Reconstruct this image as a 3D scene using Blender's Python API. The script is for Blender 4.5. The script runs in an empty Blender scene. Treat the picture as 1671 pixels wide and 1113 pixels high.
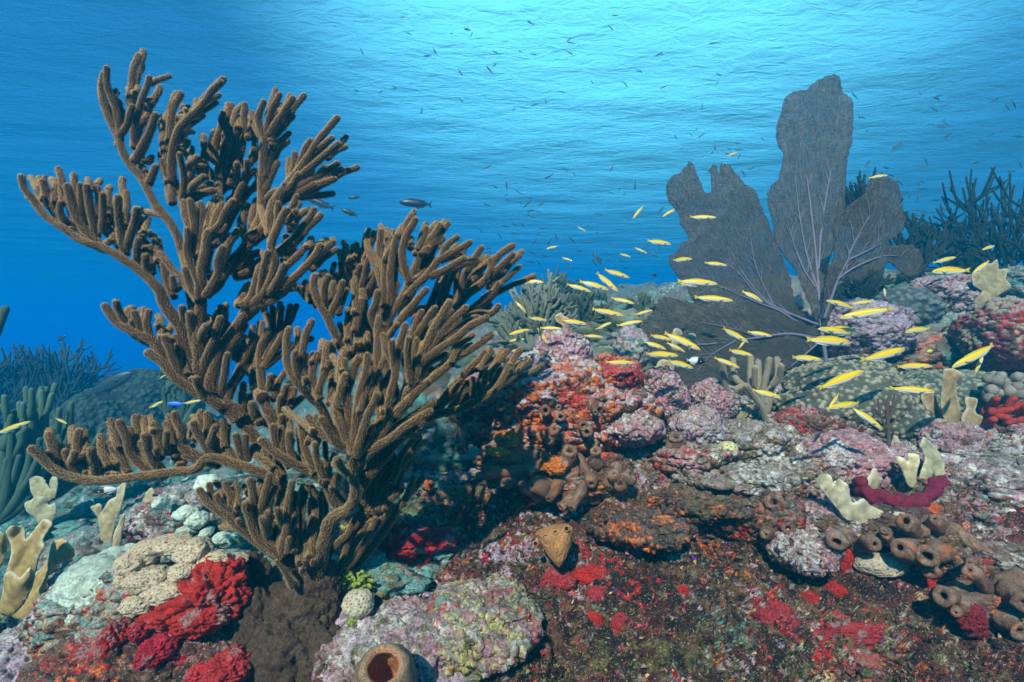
import bpy, bmesh, math, random
import numpy as np
from mathutils import Vector, Matrix, geometry as mgeo

# ---------------------------------------------------------------- camera, world, sun, exposure
S = bpy.context.scene
COL = S.collection
rad = math.radians
W, H, F = 1671.0, 1113.0, 835.0          # photo size and focal length in photo pixels
cam_d = bpy.data.cameras.new('camera')
cam_d.sensor_width = 36.0
cam_d.lens = 36.0 * F / W
cam_d.clip_start = 0.02
cam_d.clip_end = 400
cam = bpy.data.objects.new('camera', cam_d)
COL.objects.link(cam)
cam.location = (0, 0, 0)
cam.rotation_euler = (rad(90), 0, 0)
S.camera = cam

SKY_GLOW = 9.5
SUN_EL, SUN_AZ = 40.0, 196.0
wd = bpy.data.worlds.new('World')
S.world = wd
wd.use_nodes = True
nt = wd.node_tree
nt.nodes.clear()
w_out = nt.nodes.new('ShaderNodeOutputWorld')
w_bg = nt.nodes.new('ShaderNodeBackground')
w_sky = nt.nodes.new('ShaderNodeTexSky')
w_sky.sky_type = 'NISHITA'
w_sky.sun_disc = False
w_sky.sun_elevation = rad(SUN_EL)
w_sky.sun_rotation = rad(SUN_AZ)
w_sky.dust_density = 0.4
w_sky.ozone_density = 4.0
w_sky.air_density = 1.0
w_bg.inputs['Strength'].default_value = 0.05
# added cyan glow patch in the sky ahead, brightens the top of the water
w_tc = nt.nodes.new('ShaderNodeTexCoord')
w_dot = nt.nodes.new('ShaderNodeVectorMath'); w_dot.operation = 'DOT_PRODUCT'
w_dot.inputs[1].default_value = Vector((0.17, 0.76, 0.63)).normalized()
w_rmp = nt.nodes.new('ShaderNodeValToRGB')
w_rmp.color_ramp.interpolation = 'EASE'
w_rmp.color_ramp.elements[0].position = 0.79; w_rmp.color_ramp.elements[0].color = (0, 0, 0, 1)
w_rmp.color_ramp.elements[1].position = 0.985; w_rmp.color_ramp.elements[1].color = (1, 1, 1, 1)
w_mix = nt.nodes.new('ShaderNodeMix'); w_mix.data_type = 'RGBA'
w_mix.inputs[7].default_value = (SKY_GLOW * 0.36, SKY_GLOW * 0.88, SKY_GLOW * 1.05, 1)
nt.links.new(w_tc.outputs['Generated'], w_dot.inputs[0])
nt.links.new(w_dot.outputs['Value'], w_rmp.inputs[0])
nt.links.new(w_rmp.outputs[0], w_mix.inputs[0])
w_tint = nt.nodes.new('ShaderNodeMix'); w_tint.data_type = 'RGBA'; w_tint.blend_type = 'MULTIPLY'; w_tint.inputs[0].default_value = 1.0
w_tint.inputs[7].default_value = (0.40, 0.90, 1.0, 1)          # cyan filter takes red out of the sky light, as water does
nt.links.new(w_sky.outputs[0], w_tint.inputs[6])
nt.links.new(w_tint.outputs[2], w_mix.inputs[6])
nt.links.new(w_mix.outputs[2], w_bg.inputs['Color'])
nt.links.new(w_bg.outputs[0], w_out.inputs['Surface'])

sun_d = bpy.data.lights.new('sun', 'SUN')
sun_d.energy = 5.0
sun_d.angle = rad(1.0)
sun_d.color = (1.0, 0.49, 0.34)
sun = bpy.data.objects.new('sun', sun_d)
COL.objects.link(sun)
ld = -Vector((math.sin(rad(SUN_AZ)) * math.cos(rad(SUN_EL)), math.cos(rad(SUN_AZ)) * math.cos(rad(SUN_EL)), math.sin(rad(SUN_EL))))
sun.rotation_euler = ld.to_track_quat('-Z', 'Y').to_euler()
sun.location = (0, 0, 20)

S.view_settings.view_transform = 'Standard'
S.view_settings.look = 'None'
S.view_settings.exposure = 1.74
S.view_settings.gamma = 1.0
S.cycles.use_denoising = True
S.cycles.max_bounces = 6
S.cycles.diffuse_bounces = 2
S.cycles.glossy_bounces = 2
S.cycles.transmission_bounces = 3
S.cycles.transparent_max_bounces = 8
S.cycles.volume_bounces = 2
S.cycles.caustics_reflective = False
S.cycles.caustics_refractive = False
S.cycles.sample_clamp_indirect = 4.0
# ---------------------------------------------------------------- helpers
def P(px, py, d):
    """world point seen at photo pixel (px, py) at distance d in front of the lens"""
    return Vector(((px - W / 2) * d / F, d, (H / 2 - py) * d / F))

def tag(o, label=None, cat=None, group=None, kind=None):
    if label: o['label'] = label
    if cat: o['category'] = cat
    if group: o['group'] = group
    if kind: o['kind'] = kind
    return o

def mesh_np(name, verts, faces, mat=None, parent=None, smooth=True, cols=None, tris=None):
    """link ONE mesh object from numpy verts and a face array (n x 3 or n x 4) or a list of them"""
    me = bpy.data.meshes.new(name)
    fl = faces if isinstance(faces, list) else [faces]
    fl = [np.asarray(f, dtype=np.int32) for f in fl if len(f)]
    nv = len(verts)
    loops = np.concatenate([f.ravel() for f in fl])
    tot = np.concatenate([np.full(len(f), f.shape[1], dtype=np.int32) for f in fl])
    st = np.concatenate([[0], np.cumsum(tot)[:-1]]).astype(np.int32)
    me.vertices.add(nv)
    me.vertices.foreach_set('co', np.asarray(verts, dtype=np.float32).ravel())
    me.loops.add(len(loops))
    me.loops.foreach_set('vertex_index', loops.astype(np.int32))
    me.polygons.add(len(tot))
    me.polygons.foreach_set('loop_start', st)
    me.polygons.foreach_set('loop_total', tot)
    if smooth:
        me.polygons.foreach_set('use_smooth', np.ones(len(tot), dtype=bool))
    me.update(calc_edges=True)
    if cols is not None:
        a = me.color_attributes.new('Col', 'FLOAT_COLOR', 'POINT')
        c = np.ones((nv, 4), dtype=np.float32)
        c[:, :3] = cols
        a.data.foreach_set('color', c.ravel())
    if mat: me.materials.append(mat)
    o = bpy.data.objects.new(name, me)
    COL.objects.link(o)
    if parent: o.parent = parent
    return o

def empty(name, loc):
    o = bpy.data.objects.new(name, None)
    COL.objects.link(o)
    o.location = loc
    o.empty_display_size = 0.05
    return o

# hash noise in numpy ------------------------------------------------
def _h(ix, iy, iz, s=0):
    n = (ix.astype(np.int64) * 374761393 + iy.astype(np.int64) * 668265263 + iz.astype(np.int64) * 2147483647 + s * 144665) & 0xffffffff
    n = ((n ^ (n >> 13)) * 1274126177) & 0xffffffff
    n = ((n ^ (n >> 16)) * 2246822519) & 0xffffffff
    return ((n ^ (n >> 15)) & 0xffffff).astype(np.float64) / 0xffffff

def vnoise(p, s=0):
    p = np.asarray(p, dtype=np.float64)
    i = np.floor(p).astype(np.int64)
    f = p - i
    u = f * f * f * (f * (f * 6 - 15) + 10)
    r = 0
    for dx in (0, 1):
        wx = u[:, 0] if dx else 1 - u[:, 0]
        for dy in (0, 1):
            wy = u[:, 1] if dy else 1 - u[:, 1]
            for dz in (0, 1):
                wz = u[:, 2] if dz else 1 - u[:, 2]
                r = r + wx * wy * wz * _h(i[:, 0] + dx, i[:, 1] + dy, i[:, 2] + dz, s)
    return r * 2 - 1

def fbm(p, oct=4, s=0, gain=0.5):
    a, r, t = 1.0, 0, 0
    q = np.asarray(p, dtype=np.float64)
    for k in range(oct):
        r = r + a * vnoise(q, s + k * 17)
        t += a
        a *= gain
        q = q * 2.03 + 11.7
    return r / t

def worley(p, s=0):
    """distance to the nearest and second nearest feature point, and the id of the nearest"""
    p = np.asarray(p, dtype=np.float64)
    i = np.floor(p).astype(np.int64)
    f = p - i
    d1 = np.full(len(p), 9.0); d2 = np.full(len(p), 9.0); idn = np.zeros(len(p))
    for dx in (-1, 0, 1):
        for dy in (-1, 0, 1):
            for dz in (-1, 0, 1):
                a, b, c = i[:, 0] + dx, i[:, 1] + dy, i[:, 2] + dz
                q = np.sqrt((dx + _h(a, b, c, s) - f[:, 0]) ** 2 + (dy + _h(a, b, c, s + 1) - f[:, 1]) ** 2 + (dz + _h(a, b, c, s + 2) - f[:, 2]) ** 2)
                m = q < d1
                d2 = np.where(m, d1, np.minimum(d2, q))
                idn = np.where(m, _h(a, b, c, s + 3), idn)
                d1 = np.where(m, q, d1)
    return d1, d2, idn

def sst(a, b, x):
    t = np.clip((x - a) / (b - a), 0, 1)
    return t * t * (3 - 2 * t)

# node helpers -------------------------------------------------------
def new_mat(name):
    m = bpy.data.materials.new(name)
    m.use_nodes = True
    t = m.node_tree
    t.nodes.clear()
    o = t.nodes.new('ShaderNodeOutputMaterial')
    return m, t, o

def N(t, typ, **kw):
    n = t.nodes.new(typ)
    for k, v in kw.items():
        if k in n.inputs:
            i = n.inputs[k]
            if isinstance(v, bpy.types.NodeSocket): t.links.new(v, i)
            else: i.default_value = v
        else:
            setattr(n, k, v)
    return n

def math_n(t, op, a, b=0.0, c=0.0):
    n = t.nodes.new('ShaderNodeMath'); n.operation = op
    for i, v in enumerate((a, b, c)):
        if isinstance(v, bpy.types.NodeSocket): t.links.new(v, n.inputs[i])
        else: n.inputs[i].default_value = v
    return n.outputs[0]

def ramp(t, fac, stops):
    n = t.nodes.new('ShaderNodeValToRGB')
    t.links.new(fac, n.inputs[0])
    e = n.color_ramp.elements
    while len(e) < len(stops): e.new(0.5)
    for k, (p, c) in enumerate(stops):
        e[k].position = p
        e[k].color = (c, c, c, 1) if isinstance(c, (int, float)) else (*c, 1)
    return n.outputs[0]

def mixc(t, fac, a, b, mode='MIX'):
    n = t.nodes.new('ShaderNodeMix'); n.data_type = 'RGBA'; n.blend_type = mode
    for idx, v in ((0, fac), (6, a), (7, b)):
        if isinstance(v, bpy.types.NodeSocket): t.links.new(v, n.inputs[idx])
        elif idx == 0: n.inputs[0].default_value = v
        else: n.inputs[idx].default_value = (*v, 1)
    return n.outputs[2]

# ---------------------------------------------------------------- the water: one even blue volume, and its surface
SURF_Z = 1.9
hm, t, o = new_mat('sea_water')
pv = N(t, 'ShaderNodeVolumePrincipled')
pv.inputs['Color'].default_value = (0.0012, 0.2242, 0.3364, 1)
pv.inputs['Density'].default_value = 0.165
pv.inputs['Anisotropy'].default_value = 0.45
pv.inputs['Absorption Color'].default_value = (0.0000, 0.3619, 0.9549, 1)
t.links.new(pv.outputs[0], o.inputs['Volume'])
bm = bmesh.new()
bmesh.ops.create_cube(bm, size=1.0)
for v in bm.verts:
    v.co = Vector((v.co.x * 160, v.co.y * 160, -3.6 if v.co.z < 0 else SURF_Z + 0.25))
me = bpy.data.meshes.new('haze'); bm.to_mesh(me); bm.free()
me.materials.append(hm)
hz = bpy.data.objects.new('haze', me); COL.objects.link(hz)
tag(hz, 'clear blue sea water that fades far things', 'water', kind='stuff')

# underside of the water surface: steep facets pass the sky, flatter ones mirror the deep water (critical angle)
wm, t, o = new_mat('water_surface')
tc = N(t, 'ShaderNodeTexCoord')
mp = N(t, 'ShaderNodeMapping'); t.links.new(tc.outputs['Object'], mp.inputs[0])
mp.inputs['Rotation'].default_value = (0, 0, rad(-20)); mp.inputs['Scale'].default_value = (1.0, 1.9, 1.0)
n1 = N(t, 'ShaderNodeTexNoise', Scale=0.7, Detail=2.0); t.links.new(mp.outputs[0], n1.inputs['Vector'])
n2 = N(t, 'ShaderNodeTexNoise', Scale=7.0, Detail=2.0, Roughness=0.55, Distortion=0.6); t.links.new(mp.outputs[0], n2.inputs['Vector'])
hsum = math_n(t, 'ADD', math_n(t, 'MULTIPLY', n1.outputs[0], 0.38), math_n(t, 'MULTIPLY', n2.outputs[0], 0.055))
bp = N(t, 'ShaderNodeBump', Strength=1.0, Distance=0.28); t.links.new(hsum, bp.inputs['Height'])
ge = N(t, 'ShaderNodeNewGeometry')
dt = N(t, 'ShaderNodeVectorMath', operation='DOT_PRODUCT')
t.links.new(bp.outputs[0], dt.inputs[0]); t.links.new(ge.outputs['Incoming'], dt.inputs[1])
ca = math_n(t, 'ABSOLUTE', dt.outputs['Value'])
fac = ramp(t, ca, [(0.10, 0.0), (0.57, 0.97)])
gl = N(t, 'ShaderNodeBsdfGlossy', Roughness=0.45); gl.inputs['Color'].default_value = (0.55, 0.85, 0.95, 1)
bp2 = N(t, 'ShaderNodeBump', Strength=0.35, Distance=0.3); t.links.new(hsum, bp2.inputs['Height']); t.links.new(bp2.outputs[0], gl.inputs['Normal'])
tr = N(t, 'ShaderNodeBsdfTransparent'); tr.inputs['Color'].default_value = (0.68, 0.95, 1.0, 1)
mx = N(t, 'ShaderNodeMixShader'); t.links.new(fac, mx.inputs[0]); t.links.new(gl.outputs[0], mx.inputs[1]); t.links.new(tr.outputs[0], mx.inputs[2])
t.links.new(mx.outputs[0], o.inputs['Surface'])
g = np.linspace(-70, 70, 141)
gx, gy = np.meshgrid(g, g)
pz = SURF_Z + 0.03 * fbm(np.stack([gx.ravel() * .8, gy.ravel() * .8, gx.ravel() * 0], 1), 2, 3)
vv = np.stack([gx.ravel(), gy.ravel(), pz], 1)
ii = np.arange(141 * 141).reshape(141, 141)
ff = np.stack([ii[:-1, :-1].ravel(), ii[1:, :-1].ravel(), ii[1:, 1:].ravel(), ii[:-1, 1:].ravel()], 1)
ws = mesh_np('water_surface', vv, ff, wm)
tag(ws, kind='structure')
# ---------------------------------------------------------------- reef material: albedo per vertex, fine grain in the shader
def reef_mat(name, s1=170.0, s2=520.0, bd=0.006, rough=0.85, var=(0.42, 1.55), speck=0.6):
    m, t, o = new_mat(name)
    at = N(t, 'ShaderNodeAttribute', attribute_name='Col')
    tc = N(t, 'ShaderNodeTexCoord')
    n1 = N(t, 'ShaderNodeTexNoise', Scale=s1, Detail=3.0, Roughness=0.7); t.links.new(tc.outputs['Object'], n1.inputs['Vector'])
    n2 = N(t, 'ShaderNodeTexNoise', Scale=s2, Detail=2.0, Roughness=0.6); t.links.new(tc.outputs['Object'], n2.inputs['Vector'])
    k = math_n(t, 'MULTIPLY', ramp(t, n1.outputs[0], [(0.32, var[0]), (0.68, var[1])]), ramp(t, n2.outputs[0], [(0.3, 0.55), (0.7, 1.45)]))
    cm = N(t, 'ShaderNodeVectorMath', operation='SCALE'); t.links.new(at.outputs['Color'], cm.inputs[0]); t.links.new(k, cm.inputs['Scale'])
    n3 = N(t, 'ShaderNodeTexNoise', Scale=s1 * 1.9, Detail=1.0); t.links.new(tc.outputs['Object'], n3.inputs['Vector'])
    spk = mixc(t, math_n(t, 'MULTIPLY', ramp(t, n3.outputs[0], [(0.66, 0.0), (0.71, 1.0)]), speck), cm.outputs[0], (0.55, 0.50, 0.42))
    n4 = N(t, 'ShaderNodeTexVoronoi', Scale=s1 * 0.55); t.links.new(tc.outputs['Object'], n4.inputs['Vector'])
    pit = mixc(t, math_n(t, 'MULTIPLY', ramp(t, n4.outputs['Distance'], [(0.10, 1.0), (0.20, 0.0)]), speck), spk, (0.02, 0.014, 0.01))
    b = N(t, 'ShaderNodeBsdfPrincipled', Roughness=rough); t.links.new(pit, b.inputs['Base Color'])
    b.inputs['Specular IOR Level'].default_value = 0.2
    hh = math_n(t, 'ADD', n1.outputs[0], math_n(t, 'MULTIPLY', n2.outputs[0], 0.4))
    bp = N(t, 'ShaderNodeBump', Strength=0.9, Distance=bd); t.links.new(hh, bp.inputs['Height']); t.links.new(bp.outputs[0], b.inputs['Normal'])
    t.links.new(b.outputs[0], o.inputs['Surface'])
    return m

REEF = reef_mat('encrusted_reef')

PAL = {
    'pink': (0.38, 0.18, 0.19), 'lilac': (0.40, 0.28, 0.33), 'white': (0.50, 0.455, 0.40), 'red': (0.40, 0.015, 0.016),
    'crimson': (0.20, 0.014, 0.016), 'orange': (0.60, 0.13, 0.02), 'brown': (0.125, 0.062, 0.030), 'dark': (0.022, 0.014, 0.010),
    'maroon': (0.075, 0.022, 0.015), 'olive': (0.105, 0.085, 0.03), 'grey': (0.25, 0.21, 0.165), 'teal': (0.09, 0.25, 0.21),  # teal holds the gully's blue-filtered ambient light in its colour
    'tan': (0.38, 0.25, 0.14), 'green': (0.10, 0.15, 0.04), 'yellow': (0.42, 0.36, 0.10), 'rose': (0.38, 0.045, 0.06),
}
PK = list(PAL)
PC = np.array([PAL[k] for k in PK])
GAIN = {'red': 0.85, 'orange': 0.9, 'rose': 0.8}

def encrust(p, n, wts, seed=0, dust=0.6, sc=1.0, dustcol=(0.44, 0.40, 0.34)):
    """mosaic of encrusting growth: the palette entry with the highest score wins at each vertex.  wts: name -> weight (number or array)"""
    ks = [k for k in wts]
    best = np.full(len(p), -9.0); col = np.zeros((len(p), 3))
    warp = np.stack([fbm(p * 9 * sc, 2, seed + 71), fbm(p * 9 * sc, 2, seed + 72), fbm(p * 9 * sc, 2, seed + 73)], 1) * 0.02 / sc
    q = p + warp
    for i, k in enumerate(ks):
        s = seed + i * 31 + 5
        sco = wts[k] + 0.45 * vnoise(q * 7 * sc, s) + 0.55 * vnoise(q * 19 * sc, s + 1) + 0.50 * vnoise(q * 52 * sc, s + 2) + 0.50 * vnoise(q * 120 * sc, s + 3) + 0.30 * vnoise(q * 260 * sc, s + 6)
        c = np.array(PAL[k])[None, :] * (1 + 0.45 * vnoise(q * 60 * sc, s + 4)[:, None])
        m = sco > best
        col = np.where(m[:, None], c, col)
        best = np.where(m, sco, best)
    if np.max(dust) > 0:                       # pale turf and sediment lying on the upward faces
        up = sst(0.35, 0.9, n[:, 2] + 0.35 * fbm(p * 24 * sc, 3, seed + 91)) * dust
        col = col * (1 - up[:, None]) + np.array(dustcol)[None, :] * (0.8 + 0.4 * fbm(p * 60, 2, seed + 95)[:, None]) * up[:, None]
    return np.clip(col, 0.004, 0.85)

def proj(p):
    return p[:, 0] / np.maximum(p[:, 1], .05) * F + W / 2, H / 2 - p[:, 2] / np.maximum(p[:, 1], .05) * F

# ---------------------------------------------------------------- terrain
CP = [(-800,1592,.5),(0,1592,.5),(400,1592,.5),(800,1592,.5),(1200,1592,.5),(1700,1592,.5),(2400,1592,.5),
 (60,1190,.9),(250,1200,.9),(500,1130,.9),(800,1120,.90),(1000,1118,1.0),(1200,1113,1.02),(1400,1113,1.0),(1600,1113,.98),(-500,1200,.85),(2300,1100,.95),
 (30,1060,1.3),(60,970,1.7),(-300,1000,1.5),(20,890,2.2),(200,860,2.0),(330,800,2.3),(420,880,1.6),(430,935,1.3),(330,1060,1.08),(200,1090,1.1),(250,795,2.6),(150,770,3.2),(350,750,3.2),
 (-300,840,2.5),(-800,900,2.),(50,770,3.5),(-300,750,4),(60,735,6),(250,725,5),(400,705,4.5),(-400,720,7),(100,690,12),(-500,690,12),(400,650,10),
 (480,1030,1.0),(560,985,1.05),(620,945,1.15),(700,885,1.25),(650,850,1.42),(700,805,1.62),(760,775,2.05),(735,750,2.15),(560,860,1.55),(500,885,1.5),
 (550,760,2.3),(600,710,2.8),(700,660,2.9),(500,710,3.5),(650,600,4.5),(780,580,3.8),
 (800,850,1.32),(860,800,1.5),(900,865,1.28),(900,965,1.12),(1000,825,1.33),(1000,905,1.23),(1000,1005,1.11),(1150,790,1.4),(1150,885,1.25),(1150,1005,1.11),
 (1300,835,1.33),(1300,925,1.22),(1300,1015,1.10),(1450,850,1.3),(1450,955,1.16),(1600,860,1.25),(1600,965,1.14),(1750,850,1.25),(1750,950,1.12),(2300,850,1.3),
 (950,715,1.7),(1000,695,1.62),(1100,705,1.6),(1200,715,1.6),(1300,745,1.58),(1400,735,1.65),(1500,745,1.65),(1600,725,1.7),(1700,705,1.7),(2300,690,1.8),
 (900,650,2.2),(1000,640,2.1),(1100,650,2.1),(1200,670,2.0),(1280,660,2.1),(1400,640,2.15),(1550,620,2.2),(1671,605,2.2),(2200,600,2.3),
 (850,600,2.7),(1000,590,2.6),(1100,600,2.6),(1200,590,2.7),(1340,575,2.6),(1450,540,2.8),(1550,520,2.9),(1671,515,2.9),
 (870,548,3.5),(1000,535,4),(1100,515,4.5),(1250,505,4),(1400,480,4),(1600,490,3.8),(1671,485,4),(2200,485,4),
 (850,535,6),(950,505,6.5),(1050,490,7),(1200,490,7),(1500,490,6),(1671,480,6),(2200,480,6),
 (800,565,14),(1000,530,14),(1300,510,14),(1700,510,14),(2400,510,14),(600,610,14),(-900,690,14)]
cp = np.array(CP, dtype=float)
cu = (cp[:, 0] - W / 2) / F; cl = np.log(cp[:, 2]); cv = (H / 2 - cp[:, 1]) / F
def _tps(a, b):
    r2 = (a[:, None, 0] - b[None, :, 0]) ** 2 + (a[:, None, 1] - b[None, :, 1]) ** 2
    return 0.5 * r2 * np.log(r2 + 1e-12)
cq = np.stack([cu, cl * 1.3], 1)
nn = len(cq)
A = np.zeros((nn + 3, nn + 3)); A[:nn, :nn] = _tps(cq, cq) + np.eye(nn) * 0.0006
A[:nn, nn] = 1; A[:nn, nn + 1:] = cq; A[nn, :nn] = 1; A[nn + 1:, :nn] = cq.T
wt = np.linalg.solve(A, np.concatenate([cv, [0, 0, 0]]))
def ground_base(x, y):
    q = np.stack([x / y, np.log(y) * 1.3], 1)
    out = np.empty(len(q))
    for a in range(0, len(q), 40000):
        b = q[a:a + 40000]
        out[a:a + 40000] = _tps(b, cq) @ wt[:nn] + wt[nn] + b @ wt[nn + 1:]
    return out * y

NC, NR = 860, 960
us = np.linspace(-1.45, 1.45, NC)
LK = np.interp(np.arange(NR), [0, 70, 640, NR - 1], np.log([0.42, 0.76, 2.0, 14.0]))
ls = np.exp(LK)
U, D = np.meshgrid(us, ls)
X = (U * D).ravel(); Y = D.ravel()
Z0 = ground_base(X, Y).reshape(NR, NC)
tp = np.stack([X, Y, Z0.ravel()], 1)
def grid_normals(V):
    V = V.reshape(NR, NC, 3)
    a = np.gradient(V, axis=0); b = np.gradient(V, axis=1)
    n = np.cross(b, a).reshape(-1, 3)
    n /= np.linalg.norm(n, axis=1)[:, None] + 1e-12
    n[n[:, 2] < 0] *= -1
    return n
n0 = grid_normals(tp)
dd = np.clip(Y, 0.6, 8)
def billow(p, o, s): return 1 - 2 * np.abs(fbm(p, o, s))
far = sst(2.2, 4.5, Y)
w1, w2, wi = worley(tp * 22, 5)
disp = (0.048 * fbm(tp * 4.2, 3, 1) + 0.040 * billow(tp * 8, 3, 2) + 0.013 * billow(tp * 27, 3, 3) + 0.014 * np.sqrt(np.clip(0.75 - w1, 0, 1)) * sst(-.1, .35, fbm(tp * 6, 2, 44))
        + (0.0065 * billow(tp * 80, 2, 4) + .003 * fbm(tp * 190, 2, 6)) * sst(3.5, 2.0, Y))
disp = disp + far * (0.16 * billow(tp * 1.6, 3, 7) + 0.05 * billow(tp * 5, 2, 8))
tp = tp + n0 * disp[:, None]
tn = grid_normals(tp)
px, py = proj(tp)
def blob(cx, cy, rx, ry=None, pw=1.0):
    ry = ry or rx
    return np.exp(-(((px - cx) / rx) ** 2 + ((py - cy) / ry) ** 2) * pw)
left = sst(640, 520, px) * sst(0.9, 1.4, Y)
top = sst(1.25, 1.55, Y)
near = 1 - top
wts = {
    'brown': 0.30 + 0.15 * near - 0.3 * left - .25 * blob(640, 1010, 120, 90), 'dark': 0.10 + 0.45 * near - 0.5 * top - 0.5 * left - .4 * blob(640, 1010, 130, 110),
    'maroon': 0.20 + 0.24 * near - 0.45 * top - 0.5 * left - .3 * blob(640, 1010, 120, 90),
    'olive': 0.10 + 0.25 * blob(1150, 1080, 260, 60) + .1 * near - 0.2 * top - .2 * left,
    'grey': 0.0 + 0.18 * top + 0.25 * left, 'teal': -0.2 + 0.75 * left + 0.25 * sst(2.0, 2.8, Y),
    'pink': -0.12 + 0.45 * top + 0.45 * blob(640, 1010, 110, 80) + .35 * blob(1390, 740, 90, 60) + .2 * blob(1090, 690, 90, 60) - .35 * left,
    'lilac': -0.05 + 0.15 * top + 0.40 * blob(640, 1000, 120, 100) + .2 * blob(1290, 780, 60, 40) - .3 * left,
    'white': -0.10 + 0.35 * top + 0.30 * blob(680, 1010, 120, 80) + 0.25 * blob(1620, 800, 140, 60) + .1 * blob(1250, 730, 120, 50) - .25 * near,
    'red': -0.22 + 0.22 * near + .30 * blob(690, 890, 50, 35) + .25 * blob(960, 940, 90, 70) + .2 * blob(1050, 880, 60, 50) + .2 * blob(1450, 880, 200, 60) - .6 * left,
    'rose': -0.34 + .30 * blob(1330, 1010, 90, 50) + .2 * blob(930, 930, 60, 40) + .1 * near - .5 * left,
    'crimson': -0.16 + 0.22 * near - .5 * left - .1 * top, 'orange': -0.30 + 0.12 * near + .45 * blob(900, 760, 170, 80) + .22 * blob(1180, 810, 110, 50) - .5 * left,
    'tan': -0.3 + 0.28 * top - .2 * left, 'yellow': -0.36 + .3 * blob(770, 970, 50, 30),
}
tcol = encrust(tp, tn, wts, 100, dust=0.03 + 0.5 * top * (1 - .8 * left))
# far reef blends towards a dull olive with distance
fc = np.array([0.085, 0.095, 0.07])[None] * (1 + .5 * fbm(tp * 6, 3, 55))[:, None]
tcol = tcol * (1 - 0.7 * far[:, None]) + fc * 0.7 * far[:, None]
ii = np.arange(NR * NC).reshape(NR, NC)
tf = np.stack([ii[:-1, :-1].ravel(), ii[:-1, 1:].ravel(), ii[1:, 1:].ravel(), ii[1:, :-1].ravel()], 1)
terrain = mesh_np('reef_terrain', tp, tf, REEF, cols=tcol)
tag(terrain, kind='structure')
TH = tp[:, 2].reshape(NR, NC)
def ground(x, y):
    """height of the finished reef at (x, y)"""
    u = min(max((x / y + 1.45) / 2.9 * (NC - 1), 0), NC - 1.001)
    r = min(max(float(np.interp(math.log(y), LK, np.arange(NR))), 0), NR - 1.001)
    i, j = int(r), int(u); a, b = r - i, u - j
    return float((TH[i, j] * (1 - b) + TH[i, j + 1] * b) * (1 - a) + (TH[i + 1, j] * (1 - b) + TH[i + 1, j + 1] * b) * a)
def hit(px_, py_, d0=0.6, d1=13.0):
    """first reef point along the sight line through a photo pixel (used to find where things stand)"""
    d = d0
    while d < d1:
        p = P(px_, py_, d)
        if ground(p.x, p.y) >= p.z: return p
        d *= 1.006
    return P(px_, py_, d1)
g = np.linspace(-78, 78, 79)
gx, gy = np.meshgrid(g, g)
sv = np.stack([gx.ravel(), gy.ravel(), -2.9 + .15 * fbm(np.stack([gx.ravel() * .2, gy.ravel() * .2, gx.ravel() * 0], 1), 2, 9)], 1)
ii = np.arange(79 * 79).reshape(79, 79)
sf = np.stack([ii[:-1, :-1].ravel(), ii[:-1, 1:].ravel(), ii[1:, 1:].ravel(), ii[1:, :-1].ravel()], 1)
seab = mesh_np('seabed', sv, sf, REEF, cols=np.tile(np.array([[.25, .26, .22]]), (len(sv), 1)))
tag(seab, kind='structure')
# ---------------------------------------------------------------- the big sea rod
def catmull(pts, step):
    """resample a polyline (n x k array) through its points at about 'step' in the first three columns"""
    p = np.asarray(pts, dtype=float)
    if len(p) == 2: p = np.stack([p[0], (p[0] + p[1]) / 2, p[1]])
    q = np.concatenate([[2 * p[0] - p[1]], p, [2 * p[-1] - p[-2]]])
    out = []
    for i in range(1, len(q) - 2):
        a, b, c, d = q[i - 1], q[i], q[i + 1], q[i + 2]
        n = max(1, int(round(np.linalg.norm((c - b)[:3]) / step)))
        for t in np.arange(n) / n:
            out.append(0.5 * (2 * b + (c - a) * t + (2 * a - 5 * b + 4 * c - d) * t * t + (3 * b - a - 3 * c + d) * t ** 3))
    out.append(p[-1])
    return np.array(out)

def frames(c):
    t = np.gradient(c, axis=0); t /= np.linalg.norm(t, axis=1)[:, None] + 1e-12
    u = np.zeros_like(t)
    r = np.array([0.0, 1.0, 0.2]) if abs(t[0, 1]) < .85 else np.array([1.0, 0, 0])
    for i in range(len(c)):
        r = r - t[i] * r.dot(t[i]); r /= np.linalg.norm(r) + 1e-12
        u[i] = r
    return t, u, np.cross(t, u)

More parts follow.
